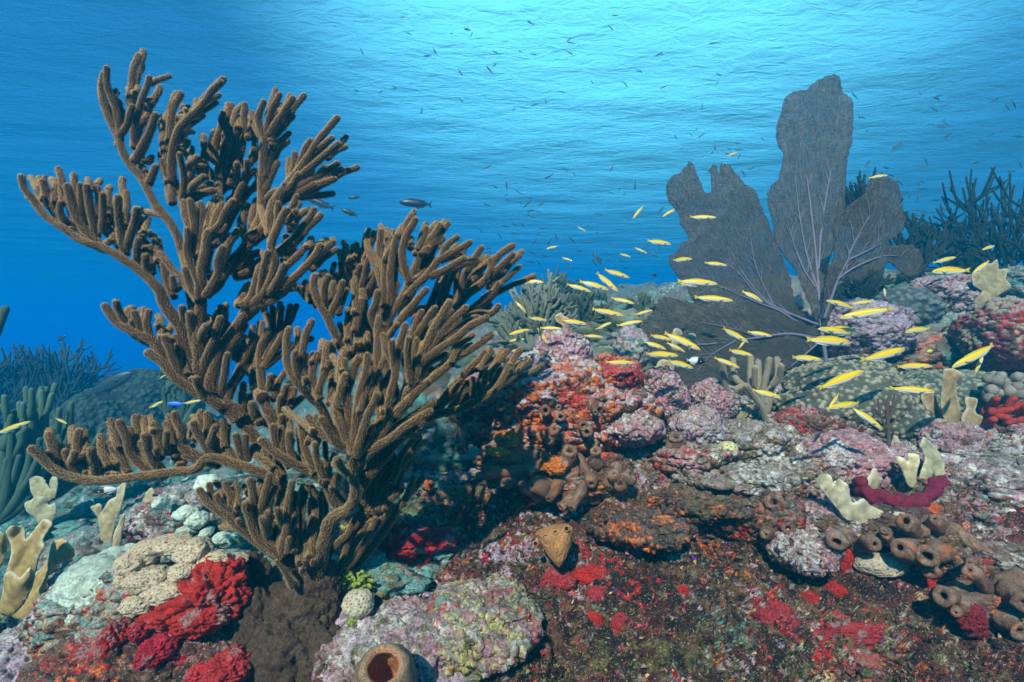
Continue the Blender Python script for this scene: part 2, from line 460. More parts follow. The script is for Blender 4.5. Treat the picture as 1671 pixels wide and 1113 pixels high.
def tube(c, rr, seg=10, cap=True, wob=0.0, seed=0):
    """closed tapering tube along centre line c with radii rr and a rounded tip: verts, quads, tris"""
    t, u, w = frames(c)
    if cap:                                  # extra shrinking rings make the rounded tip
        k = np.array([0.35, 0.62, 0.82, 0.95, 1.0]); e = c[-1]; R = rr[-1]
        c = np.concatenate([c, e + t[-1] * (R * k)[:, None]])
        rr = np.concatenate([rr, R * np.sqrt(np.clip(1 - k ** 2, .02, 1))])
        t = np.concatenate([t, np.repeat(t[-1:], 5, 0)]); u = np.concatenate([u, np.repeat(u[-1:], 5, 0)]); w = np.concatenate([w, np.repeat(w[-1:], 5, 0)])
    a = np.arange(seg) / seg * 2 * math.pi
    nrm = u[:, None, :] * np.cos(a)[None, :, None] + w[:, None, :] * np.sin(a)[None, :, None]
    v = c[:, None, :] + nrm * rr[:, None, None]
    if wob > 0:
        f = v.reshape(-1, 3)
        v = v + nrm * (fbm(f * 55, 2, seed).reshape(v.shape[:2]) * wob)[:, :, None] * rr[:, None, None]
    n = len(c); v = v.reshape(-1, 3)
    i = np.arange(n * seg).reshape(n, seg); j = np.roll(i, -1, 1)
    q = np.stack([i[:-1].ravel(), j[:-1].ravel(), j[1:].ravel(), i[1:].ravel()], 1)
    top = len(v); v = np.concatenate([v, c[-1:], c[:1]])
    tr = np.concatenate([np.stack([i[-1], j[-1], np.full(seg, top)], 1), np.stack([j[0], i[0], np.full(seg, top + 1)], 1)])
    return v, q, tr

class MB:
    """collects shapes and links them as ONE mesh object"""
    def __init__(s): s.v = []; s.q = []; s.t = []; s.c = []; s.n = 0
    def add(s, v, q=None, t=None, c=(.5, .5, .5)):
        v = np.asarray(v, dtype=float); s.v.append(v)
        if q is not None and len(q): s.q.append(np.asarray(q) + s.n)
        if t is not None and len(t): s.t.append(np.asarray(t) + s.n)
        c = np.asarray(c, dtype=float)
        s.c.append(np.tile(c.reshape(1, 3), (len(v), 1)) if c.size == 3 else c)
        s.n += len(v)
    def build(s, name, mat, parent=None, smooth=True, origin=None):
        v = np.concatenate(s.v)
        fl = ([np.concatenate(s.q)] if s.q else []) + ([np.concatenate(s.t)] if s.t else [])
        if origin is not None: v = v - np.array(origin)
        o = mesh_np(name, v, fl, mat, parent, smooth, np.concatenate(s.c))
        if origin is not None and parent is None: o.location = origin
        return o

rng = np.random.default_rng(7)
def polyps(mb, c, rr, spacing, h, br, base_c, tip_c):
    """tiny three sided polyps standing all over a tube"""
    t, u, w = frames(c)
    seglen = np.linalg.norm(np.diff(c, axis=0), axis=1)
    L = seglen.sum()
    area = 2 * math.pi * float(np.mean(rr)) * L + 2 * math.pi * rr[-1] ** 2
    n = int(area / spacing ** 2)
    if n < 3: return
    s = np.concatenate([[0], np.cumsum(seglen)])
    capL = rr[-1]
    pos = (np.arange(n) + rng.random(n) * .8) / n * (L + capL)
    ang = (np.arange(n) * 2.39996 + rng.random(n) * .5) % (2 * math.pi)
    tip = pos > L
    pc = np.minimum(pos, L)
    C = np.stack([np.interp(pc, s, c[:, k]) for k in range(3)], 1)
    R = np.interp(pc, s, rr)
    idx = np.clip(np.searchsorted(s, pc) - 1, 0, len(c) - 1)
    T, Uu, Ww = t[idx], u[idx], w[idx]
    rad_ = Uu * np.cos(ang)[:, None] + Ww * np.sin(ang)[:, None]
    th = np.where(tip, (pos - L) / capL * 1.45, 0)
    nr = rad_ * np.cos(th)[:, None] + T * np.sin(th)[:, None]
    nr2 = nr + T * 0.06 + rng.normal(0, .16, (n, 3)); nr2 /= np.linalg.norm(nr2, axis=1)[:, None]
    bpt = C + nr * (R * .97)[:, None]
    e1 = np.cross(nr, T + rad_ * .3); e1 /= np.linalg.norm(e1, axis=1)[:, None] + 1e-9
    e2 = np.cross(nr, e1)
    hh = h * (0.7 + .6 * rng.random(n)); b = br * (0.8 + .4 * rng.random(n)); r0 = rng.random(n) * 6.28
    V = np.empty((n, 4, 3))
    for k in range(3):
        V[:, k] = bpt + e1 * (b * np.cos(r0 + k * 2.094))[:, None] + e2 * (b * np.sin(r0 + k * 2.094))[:, None]
    V[:, 3] = bpt + nr2 * hh[:, None]
    o = np.arange(n)[:, None] * 4
    tri = np.concatenate([o + np.array([[0, 1, 3]]), o + np.array([[1, 2, 3]]), o + np.array([[2, 0, 3]])])
    cc = np.empty((n, 4, 3)); cc[:, :3] = np.array(base_c)[None, None]; cc[:, 3] = np.array(tip_c)[None] * (0.75 + .5 * rng.random(n))[:, None]
    mb.add(V.reshape(-1, 3), None, tri, cc.reshape(-1, 3))

TILE = {'t1': (20, 70), 't2': (270, 110), 't3': (20, 260), 't4': (300, 280), 't5': (150, 460), 't6': (30, 620), 't7': (300, 600), 't8': (300, 760),
        'u1': (440, 340), 'u2': (600, 340), 'u3': (440, 480), 'u4': (600, 500), 'u5': (500, 660), 'u6': (360, 860)}
# limbs: depth, then branches: tile and points 'x,y x,y ...' in that tile ('@t7' switches tile), radius at base and tip in photo px, depth change towards the tip
LIMBS = [
 ('A', 0.99, [
  ('t8 1030,930 920,780 850,560 805,250 @t7 760,820 600,600 450,430 330,310 @t5 980,900 900,740 880,560 850,330 800,80 @t3 1400,800 1350,620 1200,400 1080,200 960,30 @t1 900,860 840,740 770,560 735,440 740,320 760,230', 13, 7, 0),
  ('t1 870,840 880,680 830,500 790,380 775,300 780,190', 8, 7, -.02), ('t1 815,440 853,392', 6, 5, 0), ('t1 880,760 940,650 980,500', 8, 7, -.03), ('t1 890,680 895,530', 6, 5, .03),
  ('t1 1000,700 965,520 970,380 1000,200 1030,80', 8, 7, .07), ('t1 1005,410 1030,340', 6, 5, .02), ('t1 1000,860 1010,680 1060,500 1100,340 1120,255', 8, 7, 0), ('t1 1115,335 1190,278', 6, 6, 0),
  ('t1 1090,470 1130,450', 5, 5, 0), ('t1 1000,740 1080,620 1140,540', 8, 7, .06), ('t1 1000,980 1070,850 1130,690 1170,565', 10, 7.5, -.03), ('t1 1080,970 1150,915', 7, 6, 0),
  ('t1 1120,1150 1160,1060 1180,985', 9, 7.5, -.02), ('t1 1270,1100 1235,945', 8, 7, 0), ('t1 1290,1130 1310,900 1350,750 1420,640 1520,540 @t2 300,290 400,180 490,105', 10, 7.5, -.02),
  ('t2 300,300 460,218', 7, 6, .02), ('t2 240,390 340,330 430,282', 7, 6.5, -.02), ('t2 130,560 230,460 330,390', 7, 5, .06), ('t2 195,400 170,350', 6, 5.5, -.02),
  ('t1 1260,1010 1275,760 1310,560 1400,400', 9, 7.5, .05), ('t1 1240,900 1240,700 1255,600', 8, 6, .08), ('t2 130,680 200,600', 7, 6.5, .04), ('t2 205,760 218,650', 6, 5, .06),
  ('t2 150,1150 150,900 112,690', 9, 7, -.06), ('t2 150,830 270,738', 8, 7, -.04), ('t2 170,950 238,825', 8, 7, -.02), ('t2 160,1050 340,875', 9, 8, -.06), ('t2 240,1070 330,1000 400,945', 9, 8, .02),
  ('t3 1230,460 1150,378', 7, 6, .03), ('t2 60,1110 40,900 30,720', 9, 7, .02)]),
 ('C', 1.09, [
  ('t4 230,420 280,250 @t2 430,1050 440,950 430,800 420,600 480,340', 10, 7.5, 0), ('t2 430,800 370,640 395,500', 8, 7, .02), ('t2 400,900 310,760 330,640', 8, 6.5, .04), ('t2 440,800 500,600 515,505', 8, 7, .01),
  ('t2 490,560 510,380 520,285', 8, 7, .03), ('t2 530,500 570,370 625,295', 7, 6, .06), ('t2 540,800 560,600 580,485', 8, 7, 0), ('t2 520,980 560,860 610,720 640,550 640,400 655,275', 9, 7, .02),
  ('t2 670,580 720,430 745,385', 7, 6, .06), ('t2 590,500 605,400', 7, 6, .05), ('t2 600,960 590,850 580,785', 8, 7, -.05), ('t2 650,930 660,830 655,745', 8, 6.5, -.05),
  ('t4 240,600 300,500 380,330 450,180 @t2 650,950 690,870 750,820', 10, 6, -.02), ('t2 450,1020 490,850', 8, 7, 0), ('t2 680,800 730,640 720,540', 8, 6.5, .04), ('t2 520,1090 600,1000 660,960', 9, 7, .03),
  ('t2 540,700 530,480 545,300', 7, 6, .08), ('t2 470,880 460,700 450,520', 8, 7, .08), ('t2 330,900 290,820 280,760', 7, 6, .06)]),
 ('D', 1.06, [
  ('t4 250,900 330,800 450,700 540,570 620,400 640,200 @t2 790,900 800,700 810,560', 14, 9, 0), ('t2 815,600 760,430 800,265', 9, 7, 0), ('t2 815,600 840,400 940,210', 9, 7, -.02), ('t2 830,560 960,390 1060,220', 9, 7, -.01),
  ('t2 830,420 900,175', 7, 6, .05), ('t2 870,480 950,295', 7, 6, .05), ('t2 980,370 1022,330', 6, 5.5, 0), ('t2 850,610 960,490 1060,370', 8, 7, .03), ('t2 860,640 940,600 1040,518', 7, 6.5, .04),
  ('t2 800,900 870,680 920,595', 8.5, 7.5, .03), ('t2 800,1030 880,850 920,765', 8.5, 7.5, .03), ('t2 780,930 742,885', 6, 5, 0), ('t2 820,1090 870,1030 930,1000', 8, 8, -.02),
  ('t4 520,580 480,420 540,255', 9, 8, .05), ('t4 540,520 570,350 590,215', 8, 7, .07), ('t4 560,470 620,350', 8, 7, .05), ('t4 400,820 520,700 640,650', 11, 9, .03), ('t4 430,860 560,790 650,700', 10, 8, .05), ('t4 330,700 380,560 370,520', 8, 7, .04)]),
 ('E', 1.04, [
  ('t4 540,570 680,440 @t2 880,1130 960,1000 1080,850 1160,730 1280,560 1420,385', 12, 7.5, 0), ('t2 880,1120 1020,980 1115,858', 10, 8.5, -.06), ('t2 1030,930 1050,780 1060,690', 8, 7, 0), ('t2 1080,860 1130,680 1190,575', 8.5, 7, .01),
  ('t2 1250,660 1370,568', 8, 7, -.01), ('t2 1090,920 1250,760 1430,612', 9, 7.5, -.03), ('t2 1320,740 1490,558', 7, 6.5, .05), ('t2 1060,1000 1270,870 1440,768', 9, 7.5, 0), ('t2 1060,1040 1300,930 1400,860 1480,818', 9, 7, .01),
  ('t2 1250,960 1400,912', 8, 7, .01), ('t2 1000,930 1005,745', 7, 6, .06), ('t2 950,1030 975,938', 8, 7, -.03), ('t2 1050,1050 1200,1000 1300,940', 9, 7, .05), ('t2 1150,900 1260,700', 7, 6, .05)]),
 ('B', 0.95, [
  ('t5 880,700 800,540 720,370 600,190 @t3 1200,1070 1050,920 880,800 720,710 650,700 520,640 400,540 230,430 160,330 100,230 75,125', 12, 7, -.04), ('t3 760,740 660,660 560,540 480,380 430,175', 11, 8.5, -.02),
  ('t3 400,520 300,350 250,160', 9, 7.5, 0), ('t3 320,400 220,260 215,225', 7, 6, .03), ('t3 260,330 215,140', 7, 6, .06), ('t3 250,320 262,130', 6, 5, .06), ('t3 350,360 350,190', 7, 6, .04), ('t3 420,360 390,170 375,75', 8, 7, .03),
  ('t3 440,520 400,420 405,345', 8, 6.5, -.02), ('t3 520,380 505,105', 7, 6, .04), ('t3 600,600 560,380 555,185', 8, 7, -.02), ('t3 690,640 640,400 620,205', 9, 7.5, -.03), ('t3 690,540 700,215', 8, 7, .03),
  ('t3 740,600 745,400 740,275', 8, 7, -.02), ('t3 780,460 780,235', 7, 6, .04), ('t3 830,680 800,350', 7, 6, .07), ('t3 920,780 880,560 860,420 875,275', 10, 8, -.04), ('t3 930,560 930,255', 8, 6.5, .05),
  ('t3 930,740 990,520 1020,385', 9, 8, -.04), ('t3 1050,650 1110,465', 8, 6.5, .08), ('t3 1010,850 1020,720 1030,635', 9, 7.5, -.02), ('t3 1085,740 1075,665', 7, 6, .06), ('t3 1200,830 1170,720 1120,585', 8, 7, .03),
  ('t3 1230,830 1190,650', 7, 6, .05), ('t3 1150,930 1140,780 1135,690', 8.5, 7, .01), ('t3 1120,980 1090,850 1085,775', 9, 8, -.02), ('t3 620,250 625,150', 7, 6, .05), ('t3 1320,1120 1270,1000 1230,825', 9, 8, -.02),
  ('t3 1340,1060 1310,945', 8, 7, 0), ('t3 760,700 800,660', 7, 7, -.02), ('t3 480,580 440,480', 8, 6, .04)]),
 ('F', 0.92, [
  ('t5 900,800 890,600 885,330 890,150 @t4 140,900 170,700 180,560 205,465', 13, 9, -.01), ('t4 110,1040 120,900 40,700 30,560 28,450', 9, 7.5, -.02), ('t4 70,700 90,500 60,330 48,200', 9, 8, -.03), ('t4 140,680 140,400 138,245', 9, 7.5, 0),
  ('t4 180,540 290,440 340,330 410,230', 9, 8, -.02), ('t4 210,480 310,250', 8, 7.5, .03), ('t4 190,470 210,265', 8, 6.5, .04), ('t4 170,1030 270,850 270,720 330,605', 10, 8.5, -.03), ('t4 300,760 380,570 440,465', 9, 7.5, .03),
  ('t4 120,1060 40,900 10,780', 9, 7.5, -.01), ('t4 190,640 250,560 300,520', 8, 8, .02), ('t3 1500,980 1420,900 1390,760', 8, 7, .05), ('t4 260,600 330,430', 8, 7, .05), ('t3 1590,900 1620,720 1660,600', 8, 7, .04)]),
 ('G', 0.93, [
  ('t7 450,430 330,310 @t5 1060,1030 950,950 820,880 700,800 600,700 520,630 425,555', 13, 9.5, -.02), ('t5 760,840 680,650 620,500 578,420', 10, 8.5, -.03), ('t5 700,680 710,560 672,428', 8.5, 7.5, .02),
  ('t5 660,740 530,520 430,450 330,400 200,330 120,230 80,160', 12, 8.5, 0), ('t5 290,370 220,230 190,152', 9, 8, -.01), ('t5 420,460 370,320 333,225', 9, 7.5, -.02), ('t5 340,370 308,300', 7, 6, -.02), ('t5 520,520 460,370 465,225', 9, 8, -.02),
  ('t5 570,460 545,325', 8, 7, .04), ('t5 430,380 405,265', 7, 6.5, .05), ('t5 640,480 620,395', 7, 6, .05), ('t5 920,950 860,840 840,762', 10, 8.5, -.03), ('t5 780,760 740,600 735,520', 8, 7, .06), ('t5 820,800 805,600', 7, 6, .07)]),
 ('H', 0.96, [
  ('t7 450,430 380,340 @t5 1070,1040 990,880 990,740 1040,600 1120,450 1230,290 1330,210 @t4 730,1050 830,920 960,810 1070,690 1130,575', 13, 8.5, -.03), ('t5 1060,920 1070,820 1090,680 1120,565', 9, 8, -.02), ('t5 1100,1020 1130,850 1180,760 1280,570 1345,430', 9, 7.5, .02),
  ('t5 900,790 920,650 1000,480 1058,270', 10, 8.5, -.06), ('t5 880,580 900,430 945,352', 9, 8, -.05), ('t5 880,640 820,400 792,220', 10, 9, -.05), ('t5 760,370 727,192', 9, 8, -.03), ('t5 960,420 1050,195', 8, 7.5, .03), ('t5 1080,330 1100,175', 7, 6.5, .06),
  ('t4 980,790 1060,640 1090,590', 8, 7, .02), ('t4 1050,730 1170,620 1240,565', 8.5, 7, .01), ('t4 1040,800 1180,680 1250,622', 8, 7, .05), ('t4 1130,640 1170,550', 7, 6, .03)]),
 ('J', 0.93, [
  ('t5 1230,290 1330,210 @t4 560,1090 640,1010 700,900 740,750 720,620 760,480 855,275', 10, 8.5, -.03), ('t4 710,580 760,400 770,300 762,215', 9, 7.5, -.02), ('t4 830,410 925,312', 8, 7.5, -.03), ('t4 700,520 690,400 700,325', 8, 7, .02),
  ('t4 850,340 890,280 922,185', 8, 7.5, .02), ('t4 740,680 900,540 1000,400 1082,275', 9.5, 7.5, 0), ('t4 860,480 940,350 1000,315', 8, 7, .05), ('t4 880,600 1000,485', 8, 7, .05), ('t4 690,990 780,860 850,742', 10, 9, -.05), ('t4 820,800 960,660 1020,575', 9, 8, .02),
  ('t4 1000,620 1065,562', 7, 6.5, .04), ('t4 820,730 890,630', 8, 7.5, .04), ('t4 480,1110 560,1000 600,850 632,748', 9, 7, .02), ('t4 440,1100 500,955', 8, 8, .04), ('t4 630,1000 650,800 690,640', 9, 7, -.02), ('t4 820,640 912,585', 7, 7, .02), ('t4 640,1060 800,980 900,850', 9, 7, .04), ('t4 680,820 650,700 640,640', 7, 6, .04)]),
 ('M', 0.84, [
  ('u5 400,480 370,330 280,260 @u3 500,1100 430,930 320,830 240,730 170,620 135,480 135,350 160,252', 12, 8, 0), ('u3 240,690 210,560 212,455', 8.5, 8, -.02), ('u3 235,600 290,340 340,203', 9, 8, .01), ('u3 300,740 270,620 280,520 310,465', 8, 7.5, -.01),
  ('u3 410,860 350,700 370,560 415,455', 9.5, 8.5, 0), ('u3 400,800 440,640 475,540', 9, 8, .01), ('u3 440,620 455,460 495,388', 8, 8, .04), ('u3 500,700 520,560 530,425', 7, 6.5, .06), ('u3 340,560 352,475', 7, 6, .04), ('u3 480,900 490,760 495,680', 8, 7, .05), ('u3 300,700 292,690', 6, 6, -.02)]),
 ('N', 0.80, [
  ('u6 760,420 830,190 @u5 200,960 330,850 400,740 380,540 370,380 @u3 590,1110 540,950 560,850 600,700 625,620', 13, 9, 0), ('u3 610,760 600,640 618,525', 9, 8, .02), ('u3 590,640 600,520 620,465', 8, 8, .03), ('u5 370,400 @u3 640,1100 650,850 680,650 740,478', 10, 9, .01),
  ('u5 380,420 @u3 700,1050 720,850 770,650 798,478', 10, 8, .03), ('u3 740,960 800,720 825,585', 8.5, 7, .05), ('u5 400,420 @u3 760,1110 810,950 882,798', 10, 9, -.02), ('u3 820,1110 850,1045', 8, 7, .03), ('u5 330,560 255,480 240,455', 9, 8.5, -.04), ('u5 300,350 200,260 110,100', 10, 9, -.03),
  ('u3 560,950 520,880', 8, 6, -.01), ('u3 560,1060 520,900 540,800', 8, 7, .06), ('t7 1060,520 1080,400', 8, 7, .04)]),
 ('O', 0.82, [
  ('u5 400,500 450,400 520,300 640,150 @u3 1000,1020 1090,880 1180,700 1230,520 1330,300 1400,180 1490,30', 14, 8.5, 0), ('u3 1230,540 1400,310 1520,190 1620,100', 9.5, 8.5, .01), ('u3 1230,560 1400,430 1560,320 @u4 820,170 1000,82', 10, 8.5, 0), ('u3 1150,720 1120,500 1135,352', 9, 8.5, -.02),
  ('u3 1180,640 1200,430 1225,345', 9, 8, .02), ('u4 400,620 500,450 650,380', 8, 7, .05), ('u4 220,900 350,760 480,620 640,500 720,430 850,350 1050,220', 11, 8.5, .03), ('u4 690,470 770,310 870,215', 8.5, 8, .04), ('u4 330,780 430,640 560,560', 9, 7, .04),
  ('u5 440,470 560,360 700,250 860,140 1025,55', 11, 9.5, -.04), ('u5 560,360 700,220 800,140', 9, 8, .04), ('u5 600,300 760,170 860,110', 8, 7, .06),
  ('u5 420,450 @u3 960,1060 980,900 1000,800 1030,600 1050,420 1110,222', 11, 8.5, -.01), ('u3 1020,620 1000,480 1000,375', 9, 8, -.03), ('u3 880,860 870,760 920,590 970,430', 8, 7, .05), ('u3 930,960 945,738', 8, 7.5, .06), ('u4 500,620 600,500 680,430', 8, 7, .06), ('u5 480,330 540,200 560,150', 8, 7, .04)]),
 ('T', 0.98, [
  ('u5 400,700 560,500 @u4 300,1050 520,900 760,840 950,740 1060,660 1130,540 1170,440', 11, 8, 0), ('u4 870,790 850,575', 8, 7, .01), ('u4 900,760 960,600 985,510', 8, 7, -.01), ('u4 980,720 1060,560 1090,495', 7, 6.5, .04), ('u4 1080,640 1200,560 1345,425', 8, 6, .03),
  ('u4 1160,520 1210,400 1258,340', 8, 7, .02), ('u4 1000,560 1090,420 1150,345', 8, 7, .04), ('u4 990,570 1040,430', 7, 6, .06), ('u4 900,640 950,490', 7, 6, .07), ('u4 1230,520 1270,435', 6, 5.5, .04), ('u4 880,720 940,585', 6.5, 6, .05), ('u4 780,560 880,460 970,345', 8, 7, .03), ('u4 900,520 1010,335', 7, 6, .06),
  ('u4 640,880 760,720 830,600', 9, 7, .05), ('u4 520,900 640,740 760,620', 10, 8, .05), ('u4 560,820 700,650 860,500', 9, 7, .08)]),
 ('V', 0.96, [
  ('u5 400,620 430,430 @u3 1000,900 1000,700 960,560 @u1 950,1050 960,930 1100,700 1160,560 1230,380 1400,118', 13, 8, .01), ('u1 1150,600 1090,400 1120,220 1190,78', 10, 8, -.02), ('u1 1080,320 1110,150 1168,42', 7.5, 6.5, .02), ('u1 1190,370 1240,200 1275,105', 7, 6, .04), ('u1 1200,340 1290,140', 8, 7, .01),
  ('u1 1270,370 1380,220 1465,95', 8, 6.5, .03), ('u1 1150,330 1165,240', 6, 6, .04), ('u1 1120,720 1170,660 1300,540 1390,420 1450,300 1560,210', 10, 7.5, 0), ('u1 1390,430 1520,340 1655,255', 9, 7.5, -.02), ('u1 1310,550 1500,460 1608,405', 9, 7.5, -.03),
  ('u1 1200,580 1260,500 1360,405', 7, 6, .05), ('u1 1440,370 1540,295', 6.5, 6, .05), ('u1 970,800 990,500 1010,350 1040,195', 10, 7.5, 0), ('u1 1050,230 1070,135', 7, 6, .04), ('u1 930,800 935,600 930,430 890,340 915,165', 10, 7.5, .01),
  ('u1 960,400 960,155', 7, 6, .05), ('u1 940,430 1030,265', 8, 7, .01), ('u1 990,760 1060,595', 7, 6, .01), ('u1 1040,960 1180,780 1300,635', 10, 8, -.01), ('u1 1140,1060 1230,880 1265,825', 8.5, 8, .01), ('u1 1180,1060 1290,900 1368,792', 9, 8, -.01),
  ('u1 940,1090 840,900 870,780 890,640', 10, 8.5, -.02), ('u1 920,960 945,775', 8, 7.5, .01), ('u1 1080,880 1160,720', 8, 7, .04), ('u1 980,1040 1060,930', 8, 7, -.02), ('u1 1240,380 1310,310', 8, 7, -.01)]),
 ('W', 1.06, [
  ('u3 1100,900 1150,700 @u2 420,1050 560,960 640,900 750,790 850,680 980,560 1060,400 1205,292', 12, 7.5, 0), ('u2 1000,560 1120,440 1215,355', 8, 7, -.01), ('u2 980,640 1110,520 1180,435', 7.5, 6, .04), ('u2 930,740 1050,640 1180,530 1268,455', 8, 6.5, .01),
  ('u2 780,860 1000,720 1060,640 1098,598', 9, 8, -.02), ('u2 700,960 870,860 1000,850 1088,768', 9, 7.5, -.01), ('u2 730,780 790,560 880,400 948,315', 9, 7.5, 0), ('u2 800,680 920,500 1055,378', 8, 7, .05), ('u2 840,600 940,440', 7, 6, .06), ('u2 480,860 560,660 610,545', 9, 7, .06),
  ('u2 600,780 700,560 760,450', 8, 7, .06), ('u2 560,700 640,540', 8, 7, .08), ('u2 780,740 980,580', 9, 8, .02), ('u2 760,480 830,385', 6, 5, .05), ('u2 560,960 640,800 680,700', 9, 8, .03), ('u2 660,860 800,700 850,660', 8, 7, .04), ('u2 1010,420 1000,500 960,580', 8, 7, -.02)]),
 ('X', 1.16, [
  ('u3 700,500 600,430 @u1 650,900 700,760 780,690 870,620', 11, 8, 0), ('u1 770,480 780,225', 8, 6, .03), ('u1 780,260 812,160', 6, 5, .05), ('u1 790,400 830,240 865,180', 7, 6, .03), ('u1 660,420 682,285', 7, 6, .05), ('u1 690,400 722,285', 6, 5.5, .06), ('u1 610,520 690,310', 7, 6, .02),
  ('u1 580,460 610,318', 6, 5, .06), ('u1 490,600 530,425', 7, 6.5, .02), ('u1 550,620 600,435', 7, 6.5, .02), ('u1 610,660 650,425', 7.5, 7, 0), ('u1 670,580 730,375', 7, 6, .02), ('u1 660,660 740,455', 7.5, 7, -.02), ('u1 720,720 780,520 830,378', 8, 7, -.03),
  ('u1 820,600 860,465', 7, 6, .03), ('u1 770,740 900,485', 8, 7, -.02), ('u1 860,460 850,360', 6, 6, .04), ('u1 540,700 460,560 450,490', 8, 6, .04), ('u1 340,760 300,620 280,600', 10, 8, .03), ('u1 520,660 500,560', 7, 6, .05), ('u1 430,640 420,510', 7, 6, .05), ('u1 380,800 330,700 210,640', 8, 6, .04),
  ('u1 620,640 700,500 770,380', 9, 7, .07), ('u1 560,680 640,540 700,430', 9, 7, .08)]),
 ('Y', 0.92, [
  ('u3 860,800 800,620 690,490 600,430 @u1 560,1080 480,880 410,780 370,650 370,528', 12, 8, -.02), ('u1 450,830 450,650 490,528', 9, 8, -.02), ('u1 490,830 520,598', 7.5, 7, .02), ('u1 500,900 570,700 600,588', 9, 8, -.02), ('u1 560,860 640,645', 8, 7, .01), ('u1 700,860 690,568', 8.5, 7.5, .03),
  ('u1 700,1000 750,718', 9, 8, .01), ('u1 640,1080 640,800', 9, 8, .05), ('u1 720,1110 700,900', 8, 7, .06), ('u1 750,1120 760,905', 8, 7, .06), ('u1 800,1110 800,1015', 8, 7, .03), ('u3 650,480 620,350 560,230', 8, 7, .03), ('u3 780,600 760,420 770,330', 9, 8, .05), ('u3 840,560 830,360', 7, 6, .06), ('u3 700,560 700,400', 8, 7, .06)]),
 ('Z', 0.98, [
  ('t7 900,800 800,640 730,430 650,250 @t5 1400,900 1370,700 1370,560 1400,480 1445,378', 13, 8, 0), ('t5 1350,700 1340,580 1362,490', 8, 7, .02), ('t5 1410,640 1490,435', 8, 7, .02), ('t5 1410,700 1530,480 1570,395', 9, 7.5, .01), ('t5 1440,880 1470,738', 8, 8, -.02), ('t5 1480,960 1580,700', 8, 7, .02), ('t7 780,320 840,138', 9, 8, -.03),
  ('t7 790,400 790,225', 9, 8, -.04), ('t7 810,540 808,368', 9, 8, -.05), ('t7 860,330 920,165', 8, 7, .02), ('t5 1210,1070 1240,818', 8, 7, .04), ('t5 1330,1120 1300,965', 10, 9, -.02), ('t7 620,450 560,270', 9, 8.5, .02), ('t7 470,390 490,110', 8, 7, .05), ('t7 760,500 720,380', 8, 7, .03)]),
 ('AA', 1.16, [
  ('t7 650,250 @t5 1340,850 1300,700 1330,560 1440,420', 10, 8, 0), ('t5 1480,420 1475,195', 8, 7, 0), ('t5 1530,420 1555,168', 8, 7, 0), ('t5 1590,380 1620,165', 8, 7, .02), ('t5 1380,460 1390,312', 7, 6, .02), ('t5 1350,480 1365,375', 7, 6, .02), ('t5 1170,620 1205,495', 8, 7, 0), ('t5 1220,560 1240,470', 7, 6, .03),
  ('t5 1260,600 1270,490', 7, 6, .03), ('t5 1210,760 1260,560', 8, 7, .02), ('t5 1290,760 1240,620 1220,560', 8, 7, .02), ('t5 1420,470 1570,310', 9, 7, .03), ('t5 1280,520 1320,340', 7, 6, .05), ('t5 1200,640 1190,460', 7, 6, .05)]),
 ('L', 0.90, [
  ('t8 1320,370 @t7 1240,1080 1170,950 1050,860 900,790 760,710 660,620 605,570', 13, 9.5, -.03), ('t7 770,720 740,560 730,432', 9, 8.5, -.01), ('t7 800,720 800,475', 8, 7.5, .02), ('t7 910,790 860,640 865,515', 9, 8, -.02), ('t7 1070,860 990,680 970,540 960,418', 9.5, 8, .01),
  ('t7 1140,890 1080,720 1080,605', 9, 8, -.02), ('t7 1080,640 1085,400', 8, 7.5, .05), ('t7 880,600 865,400', 7.5, 7, .06), ('t7 1000,620 1060,400', 7, 6, .07), ('t7 1160,940 1150,600', 8, 6, .08), ('t7 1200,1000 1220,860', 8, 6.5, .03), ('t7 800,900 690,780 640,650', 11, 9, .03), ('t7 720,830 560,705', 9, 8, .02), ('t7 1120,940 1140,760', 7, 6, .07)]),
 ('K', 0.94, [
  ('t8 1030,920 920,800 850,600 800,350 795,150 @t7 790,920 600,840 400,780 200,745 @t6 1450,730 1250,755 1000,785 700,820 450,790 300,730 180,640 110,560 78,510', 13, 9, -.05), ('t6 340,750 260,640 225,572', 9.5, 8.5, -.03), ('t6 320,680 265,500 242,425', 10, 9, .01),
  ('t6 470,790 400,640 375,548', 10, 8.5, -.03), ('t6 430,680 465,590', 8, 8, -.05), ('t6 500,680 470,500 490,385', 10, 9, .02), ('t6 560,620 530,400', 8, 7, .06), ('t6 640,790 600,640 610,545', 9.5, 8.5, -.04), ('t6 560,760 540,545', 8, 8, .04), ('t6 810,790 700,600 670,440', 9.5, 8.5, .05),
  ('t6 900,760 800,600 755,520', 9, 8, .01), ('t6 1110,770 930,620 880,480 805,310', 11, 9, -.02), ('t6 830,560 790,440 750,298', 8, 8, .05), ('t6 990,660 920,480 890,380', 9, 8, .02), ('t6 1060,700 980,560 970,475', 9, 8, .02), ('t6 980,560 960,420 958,290', 9, 8.5, .06), ('t6 1050,480 1010,305', 8, 7.5, .08),
  ('t6 1210,790 1080,600 1030,420', 11, 9.5, -.06), ('t6 1120,680 1120,550', 7, 7, -.04), ('t6 1160,640 1120,400 1115,340', 9, 9, .03), ('t6 1100,420 1085,300', 7, 6.5, .08), ('t6 1220,600 1205,418', 7.5, 7, -.03), ('t6 1250,540 1200,338', 9, 8.5, .04), ('t6 1640,700 1400,590 1325,520 1340,430 1290,330 1268,250', 11, 8.5, -.02),
